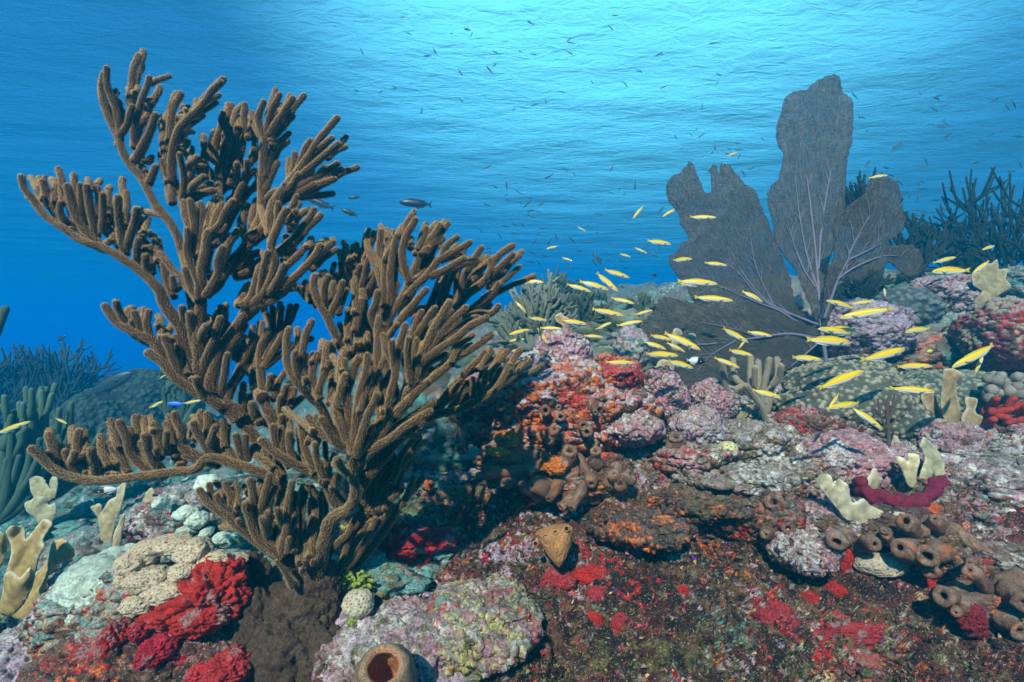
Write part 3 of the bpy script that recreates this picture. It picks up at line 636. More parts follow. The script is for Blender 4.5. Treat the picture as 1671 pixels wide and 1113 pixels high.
  ('t6 1290,640 1265,440', 8, 8, .06), ('t6 1330,700 1300,600', 9, 8, .05), ('t6 1620,680 1580,620 1500,500 1440,390 1425,322', 10, 8.5, -.02), ('t6 1510,520 1540,400 1540,250', 9.5, 9, .01), ('t6 1480,460 1500,250', 8, 8, .04), ('t6 1540,580 1610,355', 9, 8, -.03), ('t6 1440,480 1400,340', 7, 7, .05),
  ('t7 370,760 330,640 330,420', 9, 8, .04), ('t7 500,790 440,640 415,510', 9.5, 8.5, -.02), ('t7 510,760 495,540', 9, 8, -.02), ('t7 420,780 350,660', 8, 8, .02), ('t6 740,780 660,640', 8, 8, .05)]),
 ('Q', 0.91, [
  ('t8 1030,940 900,840 780,740 600,630 450,500 330,400 200,300 115,190', 13, 8, -.02), ('t8 260,350 205,140', 8, 7, .02), ('t8 430,500 320,320 262,225', 9, 8, -.02), ('t8 410,400 400,310 322,128', 8.5, 7.5, .02), ('t8 440,340 425,130', 7, 6, .05), ('t8 490,520 445,435', 8, 7, -.02),
  ('t8 800,750 600,560 540,420 500,340 500,290', 11, 9.5, -.04), ('t8 560,420 570,220 540,85', 9.5, 9, -.02), ('t8 600,320 612,165', 7, 7, .04), ('t8 600,440 640,340 680,180 695,58', 9, 8, -.03), ('t8 660,400 720,250 760,165', 8, 7, .01), ('t8 690,560 640,400', 10, 10, -.04), ('t8 690,560 690,370', 9, 9, -.04),
  ('t8 780,720 830,520 850,300 890,110', 11, 8, -.03), ('t8 810,500 765,345', 8, 8, -.05), ('t8 840,600 910,405', 8, 8, .0), ('t8 840,700 858,585', 8, 7, -.01), ('t8 950,800 940,600 980,300 1020,145', 9, 8, .1), ('t8 1020,760 1070,480 1050,145', 9, 8, .12), ('t8 900,700 910,500 910,210', 8, 7, .07),
  ('t8 970,850 980,680 1065,395', 8, 8, .04), ('t8 1060,800 1110,550 1100,245', 9, 8, .14), ('t8 880,980 850,950 790,840 745,778', 7, 5, -.02), ('t8 720,720 740,560 730,420', 8, 7, .05), ('t8 1000,800 1000,640', 8, 7, .02)]),
 ('R', 1.00, [
  ('u6 800,470 840,380 @t8 1120,880 1180,740 1240,640 1330,560 1400,430 1530,320', 10, 7, .02), ('t8 1110,950 1280,880 1420,800 1560,640 @u5 670,980 780,800 900,660 972,566', 12, 7.5, .06), ('u5 800,780 860,640 880,572', 8, 7, .05), ('u5 640,860 720,740 802,690', 8, 7, .04),
  ('t8 1200,900 1330,780 1400,640 1500,470', 9, 7, .0), ('t8 1300,860 1430,700 1565,425', 9, 7, -.01), ('t8 1280,800 1340,600 1420,450', 8, 7, .05), ('u5 480,1080 640,860 720,700 800,480 945,240', 10, 8, .1), ('u5 460,1000 600,860 640,680 742,395', 10, 7.5, .06), ('u5 450,940 560,820 600,700 705,525', 10, 7.5, .05),
  ('u5 700,640 780,420 880,280 950,215', 8, 7, .1), ('u5 440,900 520,760 560,600 640,480', 10, 8, .05), ('u5 430,820 480,640 600,480 700,400', 11, 8, .06), ('u5 430,760 460,640 560,440 720,320', 11, 9, .07), ('u5 540,980 640,780 700,640', 10, 8, .09), ('u5 600,960 720,820', 9, 8, .05), ('u5 520,1050 640,900 700,760', 10, 8, .03),
  ('u5 420,700 500,500 600,360', 10, 8, .09), ('u5 560,880 680,640 780,520', 10, 8, .13), ('u5 500,900 540,700 620,560', 10, 8, .1)]),
]
def rod_pts(spec):
    tile = None; out = []
    for tk in spec.split():
        if tk[0] in '@tu' and ',' not in tk: tile = TILE[tk.lstrip('@')]; continue
        x, y = tk.split(','); out.append((tile[0] + float(x) / 5.003, tile[1] + float(y) / 5.003))
    return out
rm, t, o = new_mat('sea_rod_polyps')
at = N(t, 'ShaderNodeAttribute', attribute_name='Col')
b = N(t, 'ShaderNodeBsdfPrincipled', Roughness=0.9); t.links.new(at.outputs['Color'], b.inputs['Base Color'])
b.inputs['Specular IOR Level'].default_value = 0.1
b.inputs['Sheen Weight'].default_value = 0.25; b.inputs['Sheen Roughness'].default_value = 0.4
b.inputs['Sheen Tint'].default_value = (0.9, 0.8, 0.6, 1)
t.links.new(b.outputs[0], o.inputs['Surface'])
ROD_GAP = (0.040, 0.018, 0.009); ROD_TIP = (0.48, 0.325, 0.14)
ROD_R = 0.70
rod = empty('sea_rod', P(480, 1030, 1.0))
tag(rod, 'huge brown branching sea rod with fuzzy finger branches, rising beside the red sponge rock', 'soft coral')
TRUNK_D = 0.96
n_pol = 0
for name, ld_, brs in LIMBS:
    main_mb = MB()
    # further fingers stand behind the traced ones, half hidden, as on the real colony
    extra = []
    for k, (spec, r0, r1, dz) in enumerate(brs[1:]):
        for _ in range(rng.choice((1, 1, 2))):
            q = rod_pts(spec); sx, sy, an, sl = rng.normal(0, 15), rng.normal(2, 9), rng.normal(0, .18), rng.uniform(.75, 1.05)
            bx, by = q[0]; ca_, sa_ = math.cos(an) * sl, math.sin(an) * sl
            m_ = len(q) - 1
            extra.append(([(bx + (x - bx) * ca_ - (y - by) * sa_ + sx * i / m_, by + (x - bx) * sa_ + (y - by) * ca_ + sy * i / m_) for i, (x, y) in enumerate(q)], r0, r1, dz + rng.uniform(.045, .10)))
    # the four longest fingers of every branch are sub-parts of their own
    lens = sorted(((sum(math.dist(a_, b_) for a_, b_ in zip(rod_pts(q[0])[:-1], rod_pts(q[0])[1:])), k) for k, q in enumerate(brs) if k and q[3] <= .03), reverse=True)
    own = {k for _, k in lens[:4]}; fingers = []
    for k, (spec, r0, r1, dz) in enumerate(list(brs) + extra):
        pp = rod_pts(spec) if isinstance(spec, str) else spec
        mb = MB() if k in own else main_mb
        if k in own: fingers.append(mb)
        n = len(pp)
        if k == 0 and len(pp) > 4:
            ds = [TRUNK_D + (ld_ - TRUNK_D) * min(1, i / (n * 0.55)) + dz * i / (n - 1) for i in range(n)]
        else:
            jit = rng.normal(0, .008)
            ds = [ld_ + (dz + jit) * (i / (n - 1)) for i in range(n)]
        pts = np.array([list(P(x, y, d)) + [ROD_R * (1 + (.55 * max(0, 1 - 2.6 * i / n) if k == 0 else 0)) * (r0 + (r1 - r0) * (i / (n - 1)) ** .7) * d / F] for i, ((x, y), d) in enumerate(zip(pp, ds))])
        c = catmull(pts, 0.005)
        # a little natural waviness of the axis
        wv = np.stack([fbm(c[:, :3] * 22, 2, 300 + k), fbm(c[:, :3] * 22, 2, 340 + k), fbm(c[:, :3] * 22, 2, 380 + k)], 1) * 0.0035
        cc = c[:, :3] + wv; rr = np.maximum(c[:, 3] - 0.0012, .003) * (1 + .08 * fbm(c[:, :3] * 40, 2, k))
        cut = rr[-1]                           # end the axis one radius before the traced tip
        L = np.cumsum(np.concatenate([[0], np.linalg.norm(np.diff(cc, axis=0), axis=1)]))
        keep = L < max(L[-1] - cut, L[-1] * .5)
        keep[:3] = True
        cc, rr = cc[keep], rr[keep]
        v, q, tr = tube(cc, rr, 9, True, 0.10, k)
        mb.add(v, q, tr, np.array(ROD_GAP))
        polyps(mb, cc, rr, 0.0028, 0.0027, 0.00118, (0.13, 0.075, 0.038), ROD_TIP)
    br_o = main_mb.build('branch', rm, rod, smooth=False, origin=rod.location)
    for f_ in fingers: f_.build('finger', rm, br_o, smooth=False, origin=rod.location)
# ---------------------------------------------------------------- lumps: rocks, coral heads, holdfasts
def ico(sub):
    bm = bmesh.new(); bmesh.ops.create_icosphere(bm, subdivisions=sub, radius=1.0)
    v = np.array([q.co[:] for q in bm.verts]); f = np.array([[w.index for w in q.verts] for q in bm.faces]); bm.free()
    return v, f
ICO = {k: ico(k) for k in (2, 3, 5, 6, 7)}
def vnormals(v, f):
    fn = np.cross(v[f[:, 1]] - v[f[:, 0]], v[f[:, 2]] - v[f[:, 0]])
    n = np.zeros_like(v)
    for k in range(3):
        for c in range(3): n[:, c] += np.bincount(f[:, k], fn[:, c], len(v))
    return n / (np.linalg.norm(n, axis=1)[:, None] + 1e-12)
def lump(center, size, sub=6, rot=0.0, a=(0.22, 0.10, 0.035), fr=(1.6, 4.5, 13), seed=0, flat=0.0, bil=True):
    """noisy boulder: size = half axes (metres); a / fr = displacement and frequency relative to its mean size"""
    v, f = ICO[sub]
    s = np.array(size); ms = float(np.mean(s))
    q = v + seed * 3.7
    d = a[0] * fbm(q * fr[0], 3, seed) + a[1] * (billow(q * fr[1], 3, seed + 1) if bil else fbm(q * fr[1], 3, seed + 1)) + a[2] * fbm(q * fr[2], 3, seed + 2)
    p = v * (1 + d[:, None]) * s
    if flat: p[:, 2] = np.where(p[:, 2] < 0, p[:, 2] * (1 - flat), p[:, 2])
    c, sn = math.cos(rot), math.sin(rot)
    p = np.stack([p[:, 0] * c - p[:, 1] * sn, p[:, 0] * sn + p[:, 1] * c, p[:, 2]], 1)
    return p + np.array(center), f
mb = MB()
hold_pts = []
for k, (px_, py_, d_, sx, sy, sz, se) in enumerate([(492, 1010, .985, .085, .07, .075, 3), (470, 1075, .93, .07, .06, .08, 5), (512, 1095, .93, .055, .05, .085, 9), (405, 970, 1.03, .045, .05, .07, 7), (520, 960, .98, .045, .04, .055, 8), (445, 1130, .93, .07, .05, .06, 2), (425, 1040, .95, .045, .04, .075, 6)]):
    v, f = lump(P(px_, py_, d_), (sx, sy, sz), 6, 0, (.30, .16, .06), (1.5, 3.5, 9), se + 40, bil=False)
    n = vnormals(v, f)
    s = 0.5 + .5 * vnoise(v * 420, 3)
    v = v + n * (.0016 * s + .003 * fbm(v * 60, 3, 4))[:, None]
    col = np.array([[.075, .046, .027]]) * (0.25 + 1.3 * s[:, None]) * (1 + .3 * fbm(v * 18, 3, 8)[:, None])
    mb.add(v, None, f, col)
hm2 = reef_mat('holdfast_skin', 500, 1200, .002, .8, (.5, 1.5), .15)
mb.build('holdfast', hm2, rod, origin=rod.location)
# ---------------------------------------------------------------- rocks and ledges of the reef
M_ = lambda **k: k
_UNUSED = dict(white=.25, pink=.22, lilac=.12, grey=.12, brown=.05, tan=-.05)
PINK = dict(pink=.35, lilac=.22, white=.10, grey=.0, maroon=-.05, brown=-.1)
ORANGE = dict(orange=.30, brown=.34, maroon=.20, red=.12, dark=.22, tan=-.1)
FACE = dict(brown=.32, maroon=.25, red=.02, dark=.28, orange=.04, olive=.1, pink=-.1)
TEALY = dict(teal=.3, grey=.2, white=.05, brown=.05, olive=.05)
def rock(name, label, px_, py_, d_, hx, hy, hz, wts, sub=6, dust=.5, rot=0., seed=0, a=(.28, .10, .05), fr=(1.7, 4.2, 12), cat='rock', group=None, split=None, dustcol=(0.44, 0.40, 0.34), sc=1.6):
    """boulder at a photo pixel and depth; hx, hz half extents in photo px, hy half depth in metres"""
    c = P(px_, py_, d_)
    v, f = lump(c, (hx * d_ / F, hy, hz * d_ / F), sub, rot, a, fr, seed)
    n = vnormals(v, f)
    w1, w2, wi = worley(v * 30, seed)
    v = v + n * (0.0045 * fbm(v * 30, 3, seed + 5) + .012 * np.clip(.6 - w1, 0, 1) * sst(-.2, .3, fbm(v * 9, 2, seed + 4)) + .0075 * billow(v * 85, 2, seed + 6) + .004 * fbm(v * 190, 2, seed + 9))[:, None]
    n = vnormals(v, f)
    if split:                        # different growth on the upper side
        s = sst(-.1, .5, n[:, 2] + .5 * fbm(v * 14, 2, seed + 8) + split[1])
        w = {}
        for k in sorted(set(wts) | set(split[0])): w[k] = wts.get(k, -.6) * (1 - s) + split[0].get(k, -.6) * s
        wts = w
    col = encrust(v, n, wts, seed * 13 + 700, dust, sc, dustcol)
    o = mesh_np(name, v - np.array(c), f, REEF, cols=col)
    o.location = c
    return tag(o, label, cat, group)

rock('reef_ledge', 'overhanging reef block with white crown and orange red front, right of the big sea rod', 905, 668, 1.56, 150, .24, 78, ORANGE, 7, .3, 0, 3, (.28, .07, .05), split=(dict(white=.42, lilac=.36, pink=.25, red=.2, orange=.1), -.25), sc=1.7)
rock('pinnacle_rock', 'lilac white pointed rock crowning the orange overhang', 918, 585, 1.50, 40, .06, 42, dict(white=.3, lilac=.4, pink=.2), 6, .3, 0, 5)
rock('pinnacle_rock', 'low lilac white rock shoulder left of the pointed lilac rock', 862, 607, 1.48, 50, .08, 26, dict(white=.3, lilac=.35, pink=.25, rose=.1), 6, .3, 0, 8)
rock('red_rock', 'crimson crusted rock right below the pointed lilac rock', 1000, 618, 1.53, 45, .09, 34, dict(rose=.35, red=.2, orange=.15, brown=.2, pink=.1), 6, .3, 0, 9)
rock('rock_slab', 'pink and white slab tilting right, under the crimson rock', 1018, 692, 1.44, 52, .10, 30, dict(pink=.3, white=.3, rose=.1, grey=.1), 6, .5, .3, 11)
rock('rock_knob', 'tall lilac pink knob in the gap left of the sea fan foot', 1082, 650, 1.55, 34, .08, 42, PINK, 6, .3, 0, 13)
rock('rock_knob', 'low pink white knobs between tilted slab and pale small sea rod', 1128, 702, 1.50, 48, .10, 34, dict(pink=.3, white=.3, lilac=.1, grey=.1), 6, .5, 0, 15)
rock('rock_knob', 'rough pink arm of rock beside the pale small sea rod', 1165, 655, 1.62, 32, .06, 30, PINK, 6, .3, 0, 17)
rock('rock_knob', 'small lilac stump beyond the overhang, among the yellow wrasses', 1032, 570, 1.9, 24, .07, 32, dict(lilac=.3, grey=.2, white=.2, teal=.1), 5, .3, 0, 19)
rock('white_rock', 'bleached white rock hump below the pale small sea rod', 1215, 728, 1.52, 62, .12, 36, dict(white=.35, grey=.15, pink=.2, brown=.22, olive=.1, maroon=.1), 6, .4, 0, 21)
rock('white_rock', 'long white turf covered rock in front of the boulder coral', 1270, 775, 1.46, 85, .13, 34, dict(white=.3, grey=.15, olive=.15, pink=.2, brown=.25, maroon=.12, orange=-.05), 6, .4, 0, 23)
rock('pink_rock', 'smooth rose pink mound below the boulder star coral', 1378, 752, 1.52, 74, .14, 46, dict(pink=.5, lilac=.1, white=.1, rose=.0), 6, .25, 0, 25)
rock('pink_rock', 'pink rock foot under the tan blade coral at right', 1545, 735, 1.60, 50, .10, 44, PINK, 6, .4, 0, 27)
rock('coral_base_rock', 'dark red crusted rock under the boulder star coral', 1330, 705, 1.68, 60, .10, 40, dict(maroon=.3, red=.2, brown=.2, crimson=.2, pink=.1), 6, .3, 0, 29)
rock('purple_rock', 'smooth purple blue rock at the foot of the sea fan', 1400, 540, 2.32, 62, .20, 44, dict(lilac=.5, maroon=.1, grey=.1, brown=.1), 6, .3, 0, 31, dustcol=(.36, .34, .48))
rock('dark_shelf_rock', 'dark shelf of rock behind the boulder coral', 1470, 588, 2.40, 100, .2, 40, FACE, 6, .5, 0, 33)
rock('lilac_rock', 'lilac pitted rock behind the right tip of the sea fan', 1540, 488, 2.60, 50, .18, 36, PINK, 6, .3, 0, 35)
rock('round_rock', 'round rock with pale cap and red flank at the right edge', 1648, 545, 2.05, 58, .18, 52, dict(maroon=.3, red=.2, rose=.15, brown=.2, tan=.1), 6, .6, 0, 37, split=(dict(tan=.4, teal=.1, olive=.1), -.25))
rock('teal_rock', 'lumpy teal rock behind the round red flanked rock', 1560, 560, 2.5, 60, .2, 44, TEALY, 6, .5, 0, 39)
rock('teal_rock', 'greenish rock hump at right edge behind the blade coral', 1655, 470, 2.7, 40, .2, 30, TEALY, 6, .5, 0, 41)
rock('white_rock', 'broad white and pink turf rock at the right edge', 1625, 808, 1.42, 80, .16, 46, dict(white=.32, pink=.25, grey=.15, brown=.25, maroon=.1, red=.05), 6, .4, 0, 43)
rock('white_rock', 'white teal rock with red specks near the right edge', 1600, 762, 1.56, 60, .10, 30, dict(white=.35, grey=.2, teal=.1, red=.08, brown=.2), 6, .4, 0, 45)
rock('face_rock', 'brown bulge of reef wall with orange specks under the white rocks', 1225, 830, 1.33, 70, .12, 44, dict(brown=.35, orange=.08, maroon=.2, olive=.15, red=.05, dark=.1), 6, .25, 0, 47)
rock('face_rock', 'pale lavender rock nose jutting from the wall above red patches', 1300, 892, 1.20, 46, .10, 24, dict(white=.2, pink=.3, grey=.15, lilac=.1, brown=.2, maroon=.1), 6, .3, 0, 49)
rock('lavender_rock', 'smooth lavender white hump right of the sea rod foot', 655, 1062, .95, 110, .14, 56, dict(lilac=.28, pink=.38, white=.30, grey=.1, brown=.12, olive=.05, maroon=.1), 6, .3, 0, 57, (.30, .06, .03), (1.5, 3.4, 10))
rock('mossy_rock', 'rock with yellow green and pink crusts right of the lavender hump', 775, 1012, .99, 90, .12, 40, dict(pink=.22, yellow=.15, grey=.15, white=.15, red=.05, olive=.1), 6, .3, 0, 59)
rock('red_sponge_rock', 'rock with a thick red sponge crust right behind the sea rod', 690, 905, 1.20, 70, .09, 38, dict(red=.35, crimson=.2, brown=.2, grey=.1, maroon=.1), 6, .1, 0, 61)
rock('front_rock', 'large front rock carrying pale star coral and red sponge, left of the sea rod', 265, 1005, 1.06, 165, .15, 95, dict(brown=.25, maroon=.2, grey=.15, dark=.1, orange=.08, red=.05, tan=.1), 7, .35, 0, 63, split=(dict(teal=.35, tan=.25, grey=.2, white=.1), -.1))
rock('front_rock', 'orange brown rock at the bottom left corner below the star coral', 200, 1095, .93, 120, .10, 58, dict(brown=.25, orange=.16, maroon=.2, red=.1, dark=.2), 6, .1, 0, 65)
rock('front_rock', 'red crusted dark rock at the foot of the sea rod', 350, 1085, .95, 70, .08, 50, dict(red=.25, maroon=.25, dark=.2, brown=.2, pink=.05), 6, .1, 0, 67)
rock('lilac_lump', 'lilac white lump in the bottom left corner', 25, 1085, .98, 80, .10, 40, dict(lilac=.4, white=.35, pink=.2), 6, .3, 0, 69)
rock('knobby_rock', 'knobby rock with pale green coral lumps under the low left arm of the sea rod', 300, 840, 1.62, 70, .14, 42, dict(grey=.2, white=.2, maroon=.15, red=.12, teal=.15, pink=.1), 6, .3, 0, 71)
rock('teal_boulder', 'low teal boulder in the gully at the left', 130, 915, 1.5, 60, .12, 40, TEALY, 5, .5, 0, 73)
for k, (a_, b_, c_, s_) in enumerate([(1065, 500, 4.2, 26), (1100, 488, 5.0, 30), (980, 520, 3.6, 30), (1030, 520, 3.4, 22), (920, 545, 2.9, 24), (1180, 500, 4.4, 34), (860, 545, 3.6, 24), (960, 500, 5.2, 20), (1400, 490, 3.4, 40), (1630, 500, 3.3, 34)]):
    rock('distant_coral_head', 'rounded teal coral head on the hazy ridge far behind the wrasses', a_, b_, c_, s_, s_ * c_ / F * .8, s_ * .75, TEALY, 5, .5, 0, 80 + k, (.3, .2, .06), cat='coral head', group='coral heads on the far ridge')

for k, (a_, b_, d_, hx, hz, w_, lb) in enumerate([(1130, 812, 1.34, 70, 15, dict(brown=.35, orange=.15, maroon=.2, dark=.15, olive=.1), 'jutting brown shelf with orange specks left of the brown wall sponges'), (1180, 775, 1.40, 80, 16, dict(white=.25, pink=.25, brown=.2, grey=.1, olive=.1), 'jutting pale pink shelf below the little brain coral ball'), (1040, 850, 1.27, 70, 14, dict(brown=.35, maroon=.25, dark=.2, orange=.1), 'dark shelf above the highest red patch on the wall'), (1340, 835, 1.33, 70, 16, dict(white=.25, pink=.3, brown=.25, maroon=.1), 'pinkish shelf left of the cream blade coral'), (1440, 840, 1.29, 60, 14, dict(maroon=.3, brown=.3, crimson=.15, dark=.1), 'maroon shelf under the cream blade coral'), (1590, 880, 1.24, 80, 18, dict(white=.3, brown=.3, pink=.2, grey=.1), 'pale shelf above the right hand brown tubes'), (1120, 740, 1.47, 60, 18, dict(pink=.3, white=.2, brown=.25, olive=.1, red=.05), 'knobbly pink shelf left of the bleached white hump')]):
    rock('wall_shelf', lb, a_, b_, d_, hx, .11, hz, w_, 6, .15 if d_ < 1.38 else .4, 0.0, 140 + k, (.45, .30, .09), (1.6, 4.0, 11))

# ---------------------------------------------------------------- star corals with raised or pitted cups
star_m = reef_mat('star_coral_skin', 260, 900, .0015, .8, (.75, 1.25), 0.0)
def star_coral(name, label, lobes, size, cup, top, gap, raise_=True, hgt=.35, cat='coral', sub=7, seed=0, rough=(.16, .05, .01)):
    """lobes: (px, py, d, hx px, hy m, hz px); cup: spacing of the cups in metres"""
    mb = MB(); c0 = P(*lobes[0][:3])
    for k, (a_, b_, d_, hx, hy, hz) in enumerate(lobes):
        v, f = lump(P(a_, b_, d_), (hx * d_ / F, hy, hz * d_ / F), sub, 0, rough, (1.3, 3.0, 9), seed + k * 7, bil=False)
        n = vnormals(v, f)
        d1, d2, idn = worley(v / cup, seed)
        e = sst(.62, .22, d1) if raise_ else sst(0.05, .32, d2 - d1)
        hole = sst(.2, .05, d1)
        if raise_: v = v + n * (e * cup * hgt - hole * cup * .22)[:, None]
        else: v = v - n * (sst(.42, .16, d1) * cup * hgt)[:, None]
        m = (e * (1 - .6 * hole)) if raise_ else sst(.16, .40, d1)
        col = np.array(gap)[None] * (1 - m[:, None]) + np.array(top)[None] * m[:, None]
        col = col * (1 + .25 * fbm(v * 12, 3, seed + 4)[:, None]) * (.85 + .3 * idn[:, None])
        mb.add(v, None, f, col)
    return tag(mb.build(name, star_m, origin=c0), label, cat)
star_coral('boulder_star_coral', 'grey green boulder coral with bumpy cups, under the yellow wrasses at right', [(1375, 650, 1.80, 88, .20, 62), (1345, 668, 1.76, 70, .16, 40), (1440, 680, 1.76, 72, .16, 46), (1400, 620, 1.86, 46, .14, 40)], 1, .0175, (.34, .29, .19), (.07, .075, .055), seed=5, rough=(.14, .04, .0))
star_coral('boulder_star_coral', 'flatter grey green boulder coral behind the tan blade coral', [(1560, 645, 2.0, 92, .22, 40), (1500, 650, 2.0, 60, .16, 30)], 1, .0175, (.28, .27, .18), (.07, .08, .06), seed=15, rough=(.12, .04, .0))
star_coral('boulder_star_coral', 'dark knobbly coral dome beneath the lilac pitted rock', [(1478, 505, 2.55, 50, .16, 36)], 1, .026, (.14, .17, .15), (.05, .06, .06), sub=6, seed=25)
star_coral('mound_coral', 'large dark coral mound far left with a big fish resting on it', [(178, 690, 3.5, 64, .35, 58), (240, 665, 3.7, 72, .35, 62), (205, 720, 3.4, 90, .35, 40)], 1, .035, (.06, .09, .06), (.025, .03, .025), sub=7, seed=35, rough=(.10, .06, .02))
star_coral('star_coral_plate', 'cream honeycomb star coral plate with a middle gap on the front left rock', [(222, 918, .935, 30, .035, 20), (246, 896, .955, 32, .035, 16), (282, 888, .965, 36, .035, 14), (316, 898, .955, 28, .035, 17), (340, 914, .955, 32, .03, 14), (372, 914, .985, 30, .03, 9), (302, 930, .925, 22, .03, 15), (244, 944, .915, 34, .035, 19), (268, 964, .90, 36, .03, 14), (226, 986, .90, 28, .025, 14), (212, 940, .93, 18, .03, 16)], 1, .0050, (.50, .385, .25), (.10, .05, .025), False, .2, sub=6, seed=45, rough=(.25, .12, .03))
star_coral('star_coral_plate', 'greenish grey star coral sloping down the left side of the front rock', [(165, 960, 1.02, 62, .08, 50), (195, 925, 1.06, 50, .06, 30), (140, 995, .99, 50, .06, 30)], 1, .007, (.40, .46, .36), (.20, .22, .16), False, .15, sub=6, seed=55, rough=(.22, .12, .03))
star_coral('small_star_coral', 'small cream pitted star coral right of the sea rod foot', [(584, 985, .94, 26, .03, 21)], 1, .0060, (.50, .42, .28), (.12, .065, .03), False, .25, sub=6, seed=65)
star_coral('small_star_coral', 'little yellow brown brain coral ball on the white rocks', [(1187, 733, 1.38, 16, .025, 13)], 1, .010, (.50, .45, .22), (.16, .13, .06), False, .25, sub=5, seed=75)
star_coral('small_star_coral', 'pale lacy coral lump hanging below the brown tube sponges at right', [(1440, 922, 1.15, 42, .03, 18)], 1, .0075, (.40, .31, .22), (.13, .08, .05), False, .3, sub=6, seed=85)
star_coral('small_star_coral', 'grey green round coral on the lower wall beside a red patch', [(1040, 1032, 1.085, 22, .02, 15)], 1, .008, (.11, .15, .12), (.05, .07, .06), False, .2, sub=5, seed=95)
star_coral('small_star_coral', 'small dark green round coral on the pale rock right of the lavender hump', [(722, 985, .97, 13, .012, 12)], 1, .008, (.13, .19, .15), (.06, .09, .07), False, .2, sub=5, seed=105)
for k, (a_, b_, hx, hz, lb) in enumerate([(305, 838, 20, 13, 'widest pale green coral lump on the knobby rock'), (322, 848, 16, 14, 'pale green coral lump beside red crust on the knobby rock'), (305, 866, 13, 9, 'round pale green coral lump at the front of the knobby rock'), (338, 868, 9, 7, 'tiny pale green coral lump below the red crust'), (362, 878, 14, 9, 'pale green coral lump at the lower right of the knobby rock'), (385, 878, 11, 8, 'pale green coral lump nearest the sea rod arm'), (262, 822, 9, 9, 'small pale green coral lump on top left of the knobby rock'), (340, 790, 22, 14, 'white green coral lump at the crest of the knobby rock')]):
    star_coral('finger_coral_lump', lb, [(a_, b_, 1.45, hx, .03, hz)], 1, .008, (.50, .56, .44), (.28, .30, .22), False, .12, sub=5, seed=110 + k, rough=(.25, .1, .02))

# ---------------------------------------------------------------- sponges
red_m = reef_mat('sponge_skin', 330, 900, .0035, .7, (.5, 1.45), .35)
def sponge_lump(name, label, lobes, col, seed, sub=6, rough=(.50, .34, .10)):
    mb = MB(); c0 = P(*lobes[0][:3])
    for k, (a_, b_, d_, hx, hy, hz) in enumerate(lobes):
        v, f = lump(P(a_, b_, d_), (hx * d_ / F, hy, hz * d_ / F), sub, 0, rough, (1.8, 4.5, 12), seed + k * 3)
        n = vnormals(v, f); v = v + n * (.0022 * billow(v * 120, 2, seed))[:, None]
        c = np.array(col)[None] * (1 + .4 * fbm(v * 45, 3, seed + 1)[:, None])
        g = sst(.28, .42, fbm(v * 38, 3, seed + 2))[:, None]
        c = c * (1 - .7 * g) + np.array([[.30, .22, .20]]) * .7 * g
        mb.add(v, None, f, np.clip(c, .004, .8))
    return tag(mb.build(name, red_m, origin=c0), label, 'sponge')
RED = (.44, .020, .012)
sponge_lump('red_sponge', 'bright red sponge crust on the front rock between star coral and sea rod foot', [(338, 975, .93, 50, .045, 42), (300, 990, .93, 46, .04, 18), (362, 950, .95, 26, .03, 26), (330, 1005, .91, 34, .03, 18)], RED, 3)
sponge_lump('red_sponge', 'bright red sponge patch low on the front left rock', [(188, 1048, .90, 17, .03, 26), (160, 1060, .90, 26, .03, 12)], RED, 6)
sponge_lump('red_sponge', 'small red sponge knob between the two big red crusts', [(232, 1028, .90, 9, .02, 12), (262, 1058, .89, 20, .03, 18)], (.42, .012, .03), 9)
sponge_lump('red_sponge', 'rosy red sponge at the bottom left of the sea rod foot', [(372, 1092, .87, 26, .03, 22), (332, 1100, .88, 20, .03, 14)], (.48, .03, .03), 12)
sponge_lump('red_sponge', 'dark red arch of sponge on the wall behind the sea rod', [(650, 905, 1.12, 24, .03, 34), (690, 882, 1.12, 40, .03, 14)], (.40, .015, .03), 15)
